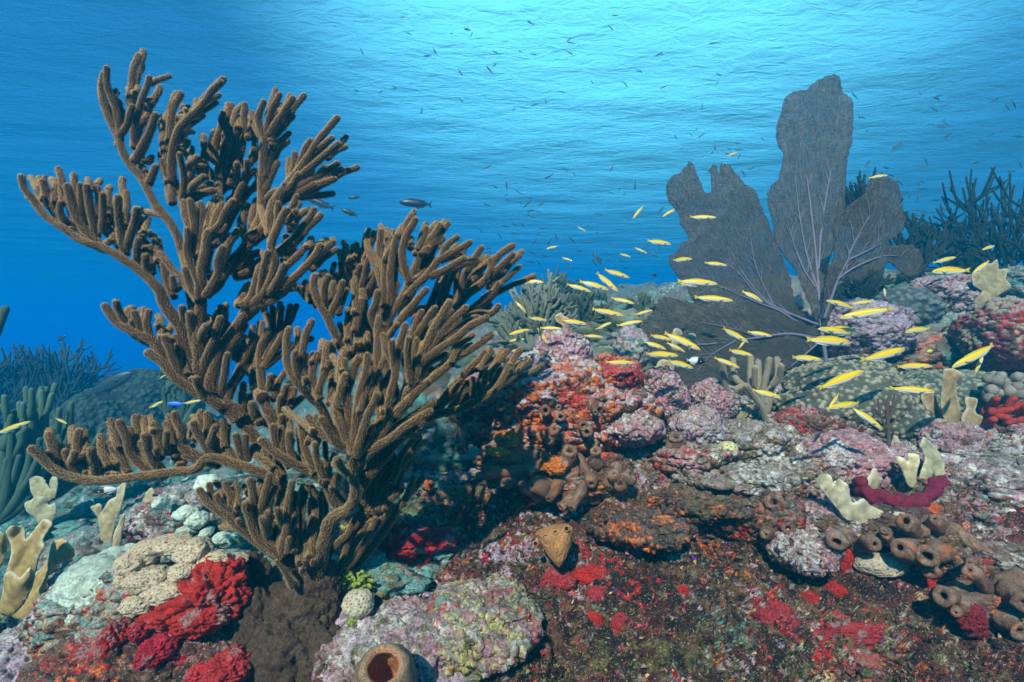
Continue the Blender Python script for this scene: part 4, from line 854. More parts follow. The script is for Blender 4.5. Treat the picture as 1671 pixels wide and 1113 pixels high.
for k, (a_, b_, hx, hz, lb, c) in enumerate([(905, 948, 24, 13, 'pinkish red sponge patch just under the tan wedge sponge', 'r'), (965, 938, 26, 10, 'wide red sponge patch right of the pink red patch', 'R'), (975, 975, 15, 13, 'square pink red sponge patch in the middle of the lower wall', 'r'), (1055, 872, 11, 13, 'red sponge patch highest on the wall, right of the tan sponge', 'R'), (1035, 905, 12, 10, 'red sponge patch between the highest and the purple yellow basslet', 'R'), (950, 903, 11, 14, 'red sponge patch touching the right side of the tan wedge sponge', 'R'), (1012, 1028, 14, 18, 'rose star shaped sponge beside the grey green round coral', 'r'), (960, 1015, 20, 9, 'low orange red sponge patch left of the rose star', 'R'), (1270, 1012, 24, 20, 'large rose sponge patch low on the wall', 'r'), (1385, 1035, 46, 14, 'long rose sponge band near the bottom right', 'r'), (1320, 978, 14, 10, 'red sponge spot above the long rose band', 'R'), (1362, 962, 12, 8, 'red sponge spot under the pale lacy coral', 'R'), (1115, 962, 9, 8, 'orange red sponge button left of the yellow purple basslet', 'R'), (1412, 1075, 14, 10, 'salmon sponge piece at the bottom right', 's'), (735, 1048, 12, 9, 'red sponge spot at the bottom beside the lavender hump', 'R'), (782, 985, 8, 10, 'red sponge spot on the yellow green crusted rock', 'R'), (770, 873, 0, 0, '', ''), (865, 823, 12, 8, 'crimson sponge patch beneath the brown tube sponges', 'R'), (1300, 830, 11, 9, 'red patch at the foot of the brown wall sponges', 'R'), (1335, 905, 14, 8, 'red patch on the lavender nose of rock', 'R'), (1390, 920, 16, 18, 'red sponge between lacy coral and brown tubes', 'R'), (1520, 955, 18, 14, 'glossy red sponge under the right hand brown tubes', 'R'), (1530, 890, 20, 12, 'red sponge streak between the right hand brown tubes', 'R'), (1630, 925, 14, 20, 'red sponge at the right end of the brown tubes', 'R')]):
    if not hx: continue
    p = hit(a_, b_, .7)
    sponge_lump('red_sponge', lb, [(a_, b_, p.y - .004, hx, .014, hz)], {'R': RED, 'r': (.36, .03, .035), 's': (.42, .11, .08)}[c], 20 + k, 6, (.55, .35, .10))
sponge_lump('maroon_sponge', 'dark maroon patch sponge hanging under the right tubes', [(1585, 1010, 1.0, 16, .02, 18)], (.20, .01, .015), 61, 5)

def open_tube(mb, c, rr, wall=.35, seg=16, col=(.3, .2, .1), seed=0, depth=.7, lip=.12, incol=None, grown=False, amp=1.0):
    """tube with an open mouth at its end: outer skin, rounded lip, inner skin running back down"""
    c = np.asarray(c); rr = np.asarray(rr, dtype=float)
    n = len(c); k = max(2, int(n * depth))
    C = np.concatenate([c, c[-1:] + (c[-1] - c[-2]) / np.linalg.norm(c[-1] - c[-2]) * rr[-1] * lip, c[::-1][:k]])
    R = np.concatenate([rr, [rr[-1] * (1 - wall * .5)], (rr * (1 - wall))[::-1][:k]])
    t, u, w = frames(c)
    u = np.concatenate([u, u[-1:], u[::-1][:k]]); w = np.concatenate([w, w[-1:], w[::-1][:k]])
    a = np.arange(seg) / seg * 2 * math.pi
    nrm = u[:, None] * np.cos(a)[None, :, None] + w[:, None] * np.sin(a)[None, :, None]
    v = C[:, None] + nrm * R[:, None, None]
    fl = v.reshape(-1, 3)
    v = v + nrm * ((.30 * fbm(fl * 38, 2, seed) + .24 * fbm(fl * 110, 2, seed + 2)).reshape(v.shape[:2]) * (R * amp)[:, None])[:, :, None]
    v = v.reshape(-1, 3); m = len(C)
    i = np.arange(m * seg).reshape(m, seg); j = np.roll(i, -1, 1)
    q = np.stack([i[:-1].ravel(), j[:-1].ravel(), j[1:].ravel(), i[1:].ravel()], 1)
    top = len(v); v = np.concatenate([v, C[-1:], C[:1]])
    tr = np.concatenate([np.stack([i[-1], j[-1], np.full(seg, top)], 1), np.stack([j[0], i[0], np.full(seg, top + 1)], 1)])
    cc = np.array(col)[None] * (1 + .55 * fbm(v * 60, 3, seed + 1)[:, None])
    if grown:
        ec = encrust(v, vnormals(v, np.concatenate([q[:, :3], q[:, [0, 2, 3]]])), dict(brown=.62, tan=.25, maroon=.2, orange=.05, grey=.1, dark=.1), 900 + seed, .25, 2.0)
        cc = cc * .5 + ec * .5
    if incol is not None:
        ins = np.concatenate([np.zeros((n + 1) * seg), np.ones(k * seg), [1, 0]])[:, None]
        cc = cc * (1 - ins) + np.array(incol)[None] * (1 + .3 * fbm(v * 90, 2, seed + 3)[:, None]) * ins
    mb.add(v, q, tr, np.clip(cc, .01, .8))
BRN = (.22, .105, .062)
def tube_cluster(name, label, tubes, col, cat='sponge', seed=0, body=()):
    """tubes: (base px, py, d, tip px, py, d, radius px) """
    d0 = tubes[0][2]; root = empty(name, P(*tubes[0][:3])); tag(root, label, cat)
    for k, (a_, b_, da, hx, hy, hz) in enumerate(body):
        v, f = lump(P(a_, b_, da), (hx * da / F, hy, hz * da / F), 6, 0, (.35, .22, .07), (1.8, 4.5, 12), seed + k)
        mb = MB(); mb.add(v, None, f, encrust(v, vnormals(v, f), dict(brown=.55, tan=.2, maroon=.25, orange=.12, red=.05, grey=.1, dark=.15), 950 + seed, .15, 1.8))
        mb.build('body', red_m, root, origin=root.location)
    for k, (a_, b_, da, c_, e_, de, r) in enumerate(tubes):
        A_, B_ = np.array(P(a_, b_, da)), np.array(P(c_, e_, de))
        L = np.linalg.norm(B_ - A_); n = 12
        s = np.linspace(0, 1, n)[:, None]
        bend = np.array([random.Random(seed + k).uniform(-1, 1), 0, random.Random(seed + k + 50).uniform(-1, 1)]) * L * .10
        c = A_ * (1 - s) + B_ * s + bend * np.sin(s * math.pi)
        rr = r * da / F * (0.95 + .18 * np.sin(np.linspace(0, 9, n) + k)) * np.linspace(1.1, .95, n)
        mb = MB(); open_tube(mb, c, rr, .60 + .18 * ((k * 7) % 5) / 4, 20, col, seed + k, .55, grown=True)
        mb.build('tube', red_m, root, origin=root.location)
    return root
tube_cluster('tube_sponge_cluster', 'cluster of brown knobbly tube sponges with round mouths under the orange overhang', [
    (860, 700, 1.36, 800, 712, 1.30, 9), (850, 675, 1.38, 872, 655, 1.33, 10), (830, 660, 1.38, 815, 668, 1.32, 8), (845, 715, 1.34, 790, 738, 1.26, 11), (880, 742, 1.33, 800, 748, 1.26, 12), (900, 760, 1.32, 790, 770, 1.24, 12),
    (860, 770, 1.30, 822, 790, 1.24, 9), (930, 780, 1.30, 868, 792, 1.22, 14), (940, 770, 1.30, 895, 815, 1.22, 9), (960, 775, 1.30, 932, 830, 1.22, 8), (950, 800, 1.28, 915, 828, 1.22, 8), (985, 790, 1.30, 1030, 776, 1.24, 12), (1010, 800, 1.3, 1000, 772, 1.24, 10), (940, 745, 1.34, 965, 790, 1.25, 9),
    (895, 720, 1.36, 905, 700, 1.30, 11), (925, 770, 1.34, 930, 735, 1.26, 13), (965, 770, 1.34, 972, 735, 1.27, 10), (770, 690, 1.42, 752, 735, 1.34, 10), (750, 720, 1.44, 790, 700, 1.34, 10), (1005, 760, 1.34, 1012, 790, 1.24, 10), (880, 810, 1.28, 850, 790, 1.22, 8)], BRN, seed=10, body=[(850, 745, 1.36, 60, .05, 28), (930, 790, 1.32, 70, .05, 26), (985, 770, 1.36, 40, .05, 26)])
rn = random.Random(77); tl_ = []
for k in range(34):
    x_, y_ = rn.uniform(790, 1010), rn.uniform(650, 755)
    tl_.append((x_, y_, 1.42, x_ + rn.uniform(-22, 14), y_ + rn.uniform(-14, 16), 1.29 + rn.uniform(-.02, .04), rn.uniform(5, 9)))
tube_cluster('tube_sponge_cluster', 'small brown and grey tube mouths sprouting over the orange red front of the overhang', tl_, (.20, .10, .06), seed=200)
tube_cluster('tube_sponge_cluster', 'brown antler like tube sponges on the right side of the reef wall', [
    (1500, 870, 1.16, 1478, 850, 1.10, 13), (1520, 880, 1.18, 1468, 893, 1.08, 15), (1530, 870, 1.18, 1525, 846, 1.12, 12), (1530, 850, 1.2, 1620, 910, 1.12, 12), (1510, 905, 1.14, 1520, 935, 1.08, 13), (1545, 905, 1.14, 1512, 908, 1.06, 14), (1560, 965, 1.08, 1538, 972, 1.0, 14), (1640, 955, 1.08, 1560, 985, 1.0, 14),
    (1600, 975, 1.08, 1670, 935, 1.04, 18), (1580, 985, 1.05, 1560, 1000, .98, 10), (1620, 990, 1.05, 1665, 1030, .98, 14), (1640, 960, 1.06, 1675, 985, .98, 16), (1605, 960, 1.06, 1582, 930, 1.0, 10), (1585, 930, 1.1, 1582, 920, 1.02, 7)], (.25, .13, .075), seed=40, body=[(1525, 880, 1.19, 50, .04, 30), (1590, 930, 1.14, 50, .04, 34), (1620, 985, 1.06, 60, .04, 28)])
tube_cluster('tube_sponge_cluster', 'pair of brown tubes between maroon rope sponge and lacy coral', [(1380, 880, 1.18, 1365, 885, 1.12, 13), (1400, 890, 1.18, 1428, 888, 1.10, 13), (1440, 880, 1.18, 1442, 866, 1.12, 8), (1455, 878, 1.18, 1446, 872, 1.12, 9)], (.25, .13, .08), seed=60)
tube_cluster('tube_sponge_cluster', 'brown wall sponges with small mouths under the white rocks', [(1260, 850, 1.26, 1262, 818, 1.20, 14), (1275, 860, 1.26, 1290, 840, 1.19, 13), (1270, 868, 1.24, 1250, 872, 1.17, 10), (1290, 850, 1.26, 1286, 862, 1.18, 12)], (.19, .085, .05), seed=70, body=[(1270, 848, 1.28, 34, .04, 34)])
tube_cluster('tube_sponge_cluster', 'grey brown tube sponges standing by the tilted pink slab', [(1042, 700, 1.46, 1046, 640, 1.42, 11), (1066, 690, 1.46, 1062, 648, 1.42, 9), (1010, 690, 1.42, 1012, 655, 1.38, 10), (1100, 735, 1.42, 1104, 712, 1.38, 14)], (.20, .13, .10), seed=80)
sponge_lump('orange_sponge', 'bright orange sponge cushion left in the brown tube cluster', [(826, 716, 1.26, 16, .03, 9)], (.62, .17, .02), 71, 5)
sponge_lump('orange_sponge', 'flat yellow orange sponge strip between brown tubes', [(812, 737, 1.21, 14, .015, 5)], (.62, .26, .03), 73, 5)
sponge_lump('orange_sponge', 'orange sponge sheet below the red front of the overhang', [(905, 760, 1.27, 18, .03, 10)], (.58, .16, .02), 75, 5)
sponge_lump('orange_sponge', 'small orange sponge ball at the dark cave mouth', [(698, 793, 1.42, 6, .02, 6)], (.55, .15, .03), 77, 5)
sponge_lump('peach_sponge', 'round peach sponge on the wall behind the lower fan of the sea rod', [(653, 857, 1.22, 10, .02, 10)], (.50, .25, .12), 79, 5)
# tan wedge sponge with mouths along its top
root = empty('wedge_sponge', P(908, 885, 1.10)); tag(root, 'tan orange wedge shaped sponge with four mouths in the middle of the wall', 'sponge')
mb = MB()
v, f = lump((0, 0, 0), (.05, .038, .05), 6, 0, (.12, .06, .02), (1.4, 4, 12), 9, bil=False)
k = np.clip((v[:, 2] + .05) / .1, 0, 1); v[:, 0] *= .18 + 1.0 * k; v[:, 2] = np.where(v[:, 2] > .026, .026 + (v[:, 2] - .026) * .3, v[:, 2]); v[:, 0] += .010 * (.5 - k); v[:, 2] += .22 * v[:, 0] * k
v += np.array(P(908, 885, 1.10))
mb.add(v, None, f, np.array([[.46, .21, .075]]) * (1 + .3 * fbm(v * 50, 3, 4)[:, None]))
mb.build('body', red_m, root, origin=root.location)
for a_, b_ in ((875, 882), (891, 871), (907, 864), (925, 858)):
    mb = MB(); A_ = np.array(P(a_, b_ + 6, 1.085)); B_ = A_ + np.array([-.002, -.013, .006])
    s = np.linspace(0, 1, 6)[:, None]; open_tube(mb, A_ * (1 - s) + B_ * s, np.full(6, .0066), .45, 14, (.46, .22, .08), 3, .7, incol=(.05, .025, .015), amp=.4)
    mb.build('mouth', red_m, root, origin=root.location)
# orange barrel tube sponge at the bottom edge
root_p = P(632, 1150, .80)
mb = MB(); s = np.linspace(0, 1, 22)[:, None]
A_ = np.array(root_p); B_ = np.array(P(626, 1088, .74))
rr = np.interp(s[:, 0], [0, .35, .7, 1], [.040, .050, .047, .034])
open_tube(mb, A_ * (1 - s) + B_ * s, rr, .38, 40, (.30, .19, .11), 5, .8, .2, incol=(.60, .24, .10), amp=.3)
o_ = mb.build('barrel_sponge', red_m, origin=root_p); tag(o_, 'smooth orange barrel sponge with wide open mouth at the bottom edge', 'sponge')
# maroon rope sponge with orange underside
c = catmull(np.array([list(P(1121 + x / 2.782, 713 + y / 2.782, d_)) for x, y, d_ in [(770, 240, 1.36), (850, 262, 1.30), (930, 292, 1.27), (1010, 298, 1.26), (1080, 280, 1.28), (1130, 238, 1.31), (1160, 195, 1.33)]]), .006)
rr = .0175 * (1 + .18 * fbm(c * 25, 2, 3)) * np.interp(np.linspace(0, 1, len(c)), [0, .1, .9, 1], [.6, 1, 1, .8])
v, q, tr = tube(c, rr, 22, True, .7, 4)
mb = MB(); mb.add(v, q, tr, np.array([[.20, .008, .035]]) * (1 + .4 * fbm(v * 70, 3, 2)[:, None]))
v, q, tr = tube(c[2:6], rr[2:6], 14, True, .3, 7); mb.add(v + np.array([-.005, .01, .022]), q, tr, (.17, .008, .022))
tag(mb.build('rope_sponge', red_m, origin=Vector(c[0])), 'curved dark maroon rope sponge lying across the yellow blade corals', 'sponge')
sponge_lump('orange_sponge', 'orange sponge under the right end of the maroon rope sponge', [(1500, 832, 1.27, 32, .02, 9)], (.60, .10, .02), 81, 5)
# red orange finger sponge at the right edge
rn = random.Random(4)
tube_l = []
root = empty('finger_sponge', P(1645, 690, 1.72)); tag(root, 'red orange finger sponge tangle at the right edge below pale knobs', 'sponge')
for k in range(16):
    a_, b_ = rn.uniform(1600, 1668), rn.uniform(665, 700)
    mb = MB(); A_ = np.array(P(a_, b_, 1.74)); B_ = A_ + np.array([rn.uniform(-.05, .06), -.06, rn.uniform(-.03, .05)])
    c = catmull(np.array([A_, (A_ + B_) / 2 + np.array([rn.uniform(-.01, .01), 0, rn.uniform(-.015, .015)]), B_]), .006)
    v, q, tr = tube(c, np.full(len(c), .013) * np.linspace(1.1, .85, len(c)), 12, True, .3, k)
    mb.add(v, q, tr, np.array([[.42, .035, .015]]) * (1 + .3 * fbm(v * 60, 2, k)[:, None])); mb.build('finger', red_m, root, origin=root.location)
mb = MB()
for k in range(26):
    v, f = lump(P(rn.uniform(1608, 1671), rn.uniform(612, 650), 1.70 + rn.uniform(0, .05)), [rn.uniform(.014, .022)] * 3, 3, 0, (.2, .1, .02), (1.4, 3, 9), k, bil=False)
    mb.add(v, None, f, np.array([[.24, .20, .15]]) * rn.uniform(.8, 1.2))
tag(mb.build('knob_coral', star_m, origin=P(1640, 630, 1.72)), 'pale grey knob coral above the red finger sponge at the right edge', 'coral')
# ---------------------------------------------------------------- thin sheets cut from an outline: sea fan blades, fire coral blades
def inside(pt, poly):
    x, y = pt; c = False; n = len(poly)
    for i in range(n):
        x1, y1 = poly[i]; x2, y2 = poly[i - 1]
        if (y1 > y) != (y2 > y) and x < (x2 - x1) * (y - y1) / (y2 - y1) + x1: c = not c
    return c
def sheet2d(outline, grid, jag, seed, rnd=True):
    """triangulate an outline with jagged edge and inner points; returns 2D verts, tris, edge distance"""
    rg = random.Random(seed)
    o = np.array(outline, dtype=float); pts = []
    n = len(o)
    if rnd:
        q = np.concatenate([o[-1:], o, o[:2]])
        for i in range(1, n + 1):
            a, b, c, d = q[i - 1], q[i], q[i + 1], q[i + 2]
            m = max(1, int(np.linalg.norm(c - b) / grid))
            for t in np.arange(m) / m:
                k = 0.6
                lin = b + (c - b) * t
                cr = 0.5 * (2 * b + (c - a) * t + (2 * a - 5 * b + 4 * c - d) * t * t + (3 * b - a - 3 * c + d) * t ** 3)
                pts.append(lin * (1 - k) + cr * k)
    pts = np.array(pts)
    if jag > 0:
        tg = np.roll(pts, -1, 0) - np.roll(pts, 1, 0); nr = np.stack([tg[:, 1], -tg[:, 0]], 1); nr /= np.linalg.norm(nr, axis=1)[:, None] + 1e-9
        pts = pts + nr * np.array([rg.gauss(0, jag) for _ in pts])[:, None]
    pl = [tuple(p) for p in pts]
    lo, hi = pts.min(0), pts.max(0)
    inner = []
    y = lo[1]; r = 0
    while y < hi[1]:
        x = lo[0] + (grid * .5 if r % 2 else 0)
        while x < hi[0]:
            p = (x + rg.uniform(-.2, .2) * grid, y + rg.uniform(-.2, .2) * grid)
            if inside(p, pl) and np.min(np.hypot(pts[:, 0] - p[0], pts[:, 1] - p[1])) > grid * .55: inner.append(p)
            x += grid
        y += grid * .87; r += 1
    allp = [Vector(p) for p in pl + inner]
    m = len(pl)
    res = mgeo.delaunay_2d_cdt(allp, [(i, (i + 1) % m) for i in range(m)], [list(range(m))], 1, 1e-5)
    v = np.array([p[:] for p in res[0]])
    tr = np.array([f for f in res[2] if len(f) == 3])
    return v, tr, pts
def solid_sheet(v2, tri, P3, thick):
    """two skins and a rim; P3: world points of v2, thick: thickness per point"""
    n = vnormals(P3, tri)
    if n[:, 1].mean() > 0: tri = tri[:, ::-1]; n = -n
    a = P3 + n * thick[:, None] * .5; b = P3 - n * thick[:, None] * .5
    m = len(P3)
    ed = {}
    for f in tri:
        for i in range(3):
            e = (int(f[i]), int(f[(i + 1) % 3])); ed[e] = 1
    rim = [(x, y) for (x, y) in ed if (y, x) not in ed]
    quads = np.array([(y, x, x + m, y + m) for x, y in rim])
    return np.concatenate([a, b]), quads, np.concatenate([tri, tri[:, ::-1] + m])

# ---------------------------------------------------------------- sea fan
FX, FY = 1340.0, 548.0
LOBES = [
 (2.24, [(1340,548),(1300,500),(1285,440),(1262,385),(1245,345),(1232,310),(1218,303),(1203,285),(1190,270),(1176,266),(1173,286),(1168,268),(1159,275),(1161,312),(1150,315),(1140,290),(1128,264),(1110,280),(1095,288),(1087,305),(1092,330),(1108,350),(1110,365),(1125,392),(1113,395),(1108,405),(1093,418),(1092,430),(1105,450),(1120,470),(1135,495),(1180,515),(1240,530),(1300,548)], (-.10, .06)),
 (2.14, [(1340,552),(1290,520),(1250,515),(1180,502),(1130,494),(1085,484),(1075,490),(1070,505),(1055,520),(1045,536),(1050,560),(1075,590),(1105,605),(1122,640),(1150,660),(1190,650),(1235,625),(1290,600),(1330,565)], (-.18, .07)),
 (2.30, [(1345,548),(1318,490),(1300,445),(1285,425),(1265,395),(1262,372),(1258,350),(1253,330),(1253,312),(1265,298),(1272,285),(1275,270),(1277,250),(1270,235),(1267,215),(1270,195),(1275,180),(1283,158),(1298,147),(1318,148),(1325,138),(1345,126),(1360,122),(1370,126),(1374,150),(1385,158),(1392,165),(1393,195),(1390,230),(1382,260),(1380,300),(1378,340),(1368,370),(1362,400),(1352,430),(1348,480)], (.05, .22)),
 (2.18, [(1340,552),(1345,470),(1352,440),(1360,420),(1362,395),(1358,370),(1365,350),(1385,335),(1410,318),(1415,300),(1430,290),(1450,290),(1463,298),(1470,320),(1473,345),(1478,360),(1472,375),(1460,388),(1445,398),(1470,400),(1490,400),(1503,412),(1507,430),(1500,448),(1485,452),(1465,440),(1450,428),(1440,440),(1420,445),(1405,460),(1385,455),(1368,462),(1356,510)], (.12, -.03)),
]
fm, t, o = new_mat('sea_fan_mesh')
at = N(t, 'ShaderNodeAttribute', attribute_name='Fan')
mp = N(t, 'ShaderNodeMapping'); t.links.new(at.outputs['Vector'], mp.inputs[0]); mp.inputs['Scale'].default_value = (85, 7, 1)
nz = N(t, 'ShaderNodeTexNoise', Scale=1.0, Detail=3.0, Roughness=.65); t.links.new(mp.outputs[0], nz.inputs['Vector'])
tc = N(t, 'ShaderNodeTexCoord')
vo = N(t, 'ShaderNodeTexVoronoi', feature='DISTANCE_TO_EDGE', Scale=150.0); t.links.new(tc.outputs['Object'], vo.inputs['Vector'])
cr = ramp(t, nz.outputs[0], [(.30, (.055, .050, .040)), (.55, (.105, .094, .076)), (.75, (.17, .155, .125))])
db = N(t, 'ShaderNodeBsdfPrincipled', Roughness=.9); t.links.new(cr, db.inputs['Base Color']); db.inputs['Specular IOR Level'].default_value = .1
bp = N(t, 'ShaderNodeBump', Strength=.8, Distance=.006); t.links.new(nz.outputs[0], bp.inputs['Height']); t.links.new(bp.outputs[0], db.inputs['Normal'])
tl = N(t, 'ShaderNodeBsdfTranslucent'); t.links.new(cr, tl.inputs['Color'])
m1 = N(t, 'ShaderNodeMixShader'); m1.inputs[0].default_value = .22; t.links.new(db.outputs[0], m1.inputs[1]); t.links.new(tl.outputs[0], m1.inputs[2])
ho = ramp(t, vo.outputs[0], [(.10, 0.0), (.18, 1.0)])
tp_ = N(t, 'ShaderNodeBsdfTransparent')
m2 = N(t, 'ShaderNodeMixShader'); t.links.new(math_n(t, 'MULTIPLY', ho, .85), m2.inputs[0]); t.links.new(m1.outputs[0], m2.inputs[1]); t.links.new(tp_.outputs[0], m2.inputs[2])
t.links.new(m2.outputs[0], o.inputs['Surface'])
vm, t, o = new_mat('sea_fan_vein')
b = N(t, 'ShaderNodeBsdfPrincipled', Roughness=.7); b.inputs['Base Color'].default_value = (.17, .145, .19, 1)
nz = N(t, 'ShaderNodeTexNoise', Scale=120.0); bp = N(t, 'ShaderNodeBump', Strength=.5, Distance=.003); t.links.new(nz.outputs[0], bp.inputs['Height']); t.links.new(bp.outputs[0], b.inputs['Normal'])
t.links.new(b.outputs[0], o.inputs['Surface'])
fan = empty('sea_fan', P(FX, 575, 2.24))
tag(fan, 'tall dark purple brown sea fan of broad lobes with pale branching veins', 'sea fan')
def fan_depth(x, y, L):
    d0, tl_ = LOBES[L][0], LOBES[L][2]
    r = np.clip(np.hypot(x - FX, y - FY) / 300, 0, 1)
    base = 2.24 + (d0 - 2.24) * np.clip(r * 2.2, 0, 1)
    return base + tl_[0] * (x - FX) / 400 * np.sign(tl_[0]) * .6 + tl_[1] * (FY - y) / 400 + .03 * np.sin(x / 75 + L) * r + .012 * np.sin(y / 95 + x / 90 + L * 2) * r
BLADES = []
for L, (d0, ol, tl_) in enumerate(LOBES):
    v2, tri, ol2 = sheet2d(ol, 4.5, .8, 50 + L)
    d = fan_depth(v2[:, 0], v2[:, 1], L) + 0.012 * fbm(np.stack([v2[:, 0] / 14, v2[:, 1] / 40, np.full(len(v2), L * 5.0)], 1), 3, 7)
    P3 = np.stack([(v2[:, 0] - W / 2) * d / F, d, (H / 2 - v2[:, 1]) * d / F], 1)
    va, q, tr = solid_sheet(v2, tri, P3, np.full(len(v2), .005))
    ang = np.arctan2(v2[:, 0] - FX, FY + 60 - v2[:, 1]); rr = np.hypot(v2[:, 0] - FX, v2[:, 1] - FY - 60) / 100
    ob = mesh_np('fan_blade', va - np.array(fan.location), [q, tr], fm, fan, smooth=True)
    BLADES.append(ob)
    fa = ob.data.attributes.new('Fan', 'FLOAT_VECTOR', 'POINT')
    k = np.stack([ang, rr, np.full(len(ang), L * .37)], 1).astype(np.float32)
    fa.data.foreach_set('vector', np.concatenate([k, k]).ravel())
VEINS = [(2, 7, 1.6, [(1350,600),(1342,548),(1338,500),(1335,460),(1330,400),(1322,330),(1316,285)]), (2, 3.5, 1.2, [(1338,482),(1318,420),(1306,360),(1297,285)]), (2, 3.5, 1.2, [(1336,440),(1340,380),(1350,310),(1357,275)]),
 (2, 2.6, 1.2, [(1332,470),(1312,440),(1296,400),(1285,360)]), (0, 5, 1.2, [(1335,530),(1290,512),(1250,490),(1215,450),(1190,405)]), (0, 4, 1.2, [(1300,525),(1240,485),(1205,445),(1178,425)]), (0, 3.5, 1.0, [(1295,515),(1240,495),(1200,478),(1160,460)]),
 (0, 3, 1.0, [(1262,498),(1235,440),(1225,395)]), (1, 6, 1.2, [(1345,556),(1290,545),(1230,552),(1150,562),(1100,560)]), (1, 3, 1, [(1240,551),(1190,535),(1140,525)]), (1, 3.2, 1, [(1335,560),(1300,590),(1280,606)]), (1, 2.6, 1, [(1200,556),(1160,580),(1135,610)]),
 (3, 5, 1.2, [(1345,520),(1368,455),(1385,420),(1380,395)]), (3, 4, 1.0, [(1366,456),(1395,436),(1440,418),(1470,418)]), (3, 3.4, 1.0, [(1384,424),(1410,412),(1440,396)]), (3, 2.6, 1, [(1385,415),(1400,385),(1420,350)])]
rgv = random.Random(11)
def vein(L, r0, r1, pts, part='vein'):
    a = np.array(pts, dtype=float)
    d = fan_depth(a[:, 0], a[:, 1], L) - .006
    p = np.stack([(a[:, 0] - W / 2) * d / F, d, (H / 2 - a[:, 1]) * d / F, np.linspace(r0, r1, len(a)) * .8 * d / F], 1)
    return catmull(p, .012)
for L, r0, r1, pts in VEINS:
    mb = MB(); c = vein(L, r0 * .6, r1 * .5, pts)
    v, q, tr = tube(c[:, :3], c[:, 3], 8, True, .15, 3); mb.add(v, q, tr)
    for k in range(7):                        # fine side veins
        i = rgv.randrange(1, len(pts)); f = rgv.random()
        x = pts[i - 1][0] * (1 - f) + pts[i][0] * f; y = pts[i - 1][1] * (1 - f) + pts[i][1] * f
        ux, uy = x - FX, y - (FY + 80); m = math.hypot(ux, uy); ux /= m; uy /= m
        sgn = rgv.choice((-1, 1)); an = sgn * rgv.uniform(.25, .6); vx, vy = ux * math.cos(an) - uy * math.sin(an), ux * math.sin(an) + uy * math.cos(an)
        ln = rgv.uniform(15, 42)
        e = (x + vx * ln, y + vy * ln)
        if not inside(e, LOBES[L][1]): continue
        mid = (x + vx * ln * .5 + ux * 2, y + vy * ln * .5 + uy * 4)
        c = vein(L, .7, .35, [(x, y), mid, e]); v, q, tr = tube(c[:, :3], c[:, 3], 5, True); mb.add(v, q, tr)
    mb.build('vein', vm, BLADES[L], origin=fan.location)

# ---------------------------------------------------------------- blade fire corals
bm_, t, o = new_mat('fire_coral_skin')
at = N(t, 'ShaderNodeAttribute', attribute_name='Col')
tc = N(t, 'ShaderNodeTexCoord')
n1 = N(t, 'ShaderNodeTexNoise', Scale=60.0, Detail=4.0); t.links.new(tc.outputs['Object'], n1.inputs['Vector'])
n2 = N(t, 'ShaderNodeTexNoise', Scale=600.0, Detail=2.0); t.links.new(tc.outputs['Object'], n2.inputs['Vector'])
cm = N(t, 'ShaderNodeVectorMath', operation='SCALE'); t.links.new(at.outputs['Color'], cm.inputs[0]); t.links.new(ramp(t, n1.outputs[0], [(.3, .65), (.7, 1.25)]), cm.inputs['Scale'])
b = N(t, 'ShaderNodeBsdfPrincipled', Roughness=.8); t.links.new(cm.outputs[0], b.inputs['Base Color']); b.inputs['Specular IOR Level'].default_value = .15
bp = N(t, 'ShaderNodeBump', Strength=.9, Distance=.004); t.links.new(math_n(t, 'ADD', n1.outputs[0], n2.outputs[0]), bp.inputs['Height']); t.links.new(bp.outputs[0], b.inputs['Normal'])
t.links.new(b.outputs[0], o.inputs['Surface'])
R1 = (0, 750, 3.067); R2 = (1121, 713, 2.782); R3 = (1221, 400, 2.782); R4 = (800, 400, 2.782)
def fire_coral(name, label, d_, tile, blades, col=(.50, .32, .11), rim=(.76, .62, .36), seed=0):
    """blades: list of (depth change, lean, outline in tile pixels)"""
    ox, oy, sc = tile
    ols = [[(ox + x / sc, oy + y / sc) for x, y in b[2]] for b in blades]
    ys = max(y for o_ in ols for x, y in o_); xs = sum(x for x, y in ols[0]) / len(ols[0])
    root = empty(name, P(xs, ys, d_)); tag(root, label, 'fire coral')
    for k, (dz, lean, _) in enumerate(blades):
        v2, tri, o2 = sheet2d(ols[k], 3.0, .35, seed + k)
        yb, yt = v2[:, 1].max(), v2[:, 1].min(); xm = v2[:, 0].mean()
        h = (yb - v2[:, 1]) / (yb - yt + 1e-6)
        d = d_ + dz + lean * h + .011 * np.sin((v2[:, 0] - xm) / 17 + k * 1.7 + seed) * (.35 + h) + .004 * np.sin(v2[:, 0] / 6.5 + v2[:, 1] / 9 + seed) * (.2 + h)
        P3 = np.stack([(v2[:, 0] - W / 2) * d / F, d, (H / 2 - v2[:, 1]) * d / F], 1)
        ed = np.min(np.hypot(v2[:, None, 0] - o2[None, :, 0], v2[:, None, 1] - o2[None, :, 1]), axis=1)
        th = .004 + .009 * sst(0, 7, ed)
        va, q, tr = solid_sheet(v2, tri, P3, th)
        e = (sst(4.5, .5, ed) * sst(.15, .5, h))[:, None]
        c = np.array([col]) * (1 + .25 * fbm(P3 * 30, 3, seed + k)[:, None]); c = c * (1 - e) + np.array([rim]) * e
        mesh_np('blade', va - np.array(root.location), [q, tr], bm_, root, True, np.concatenate([c, c]))
    return root
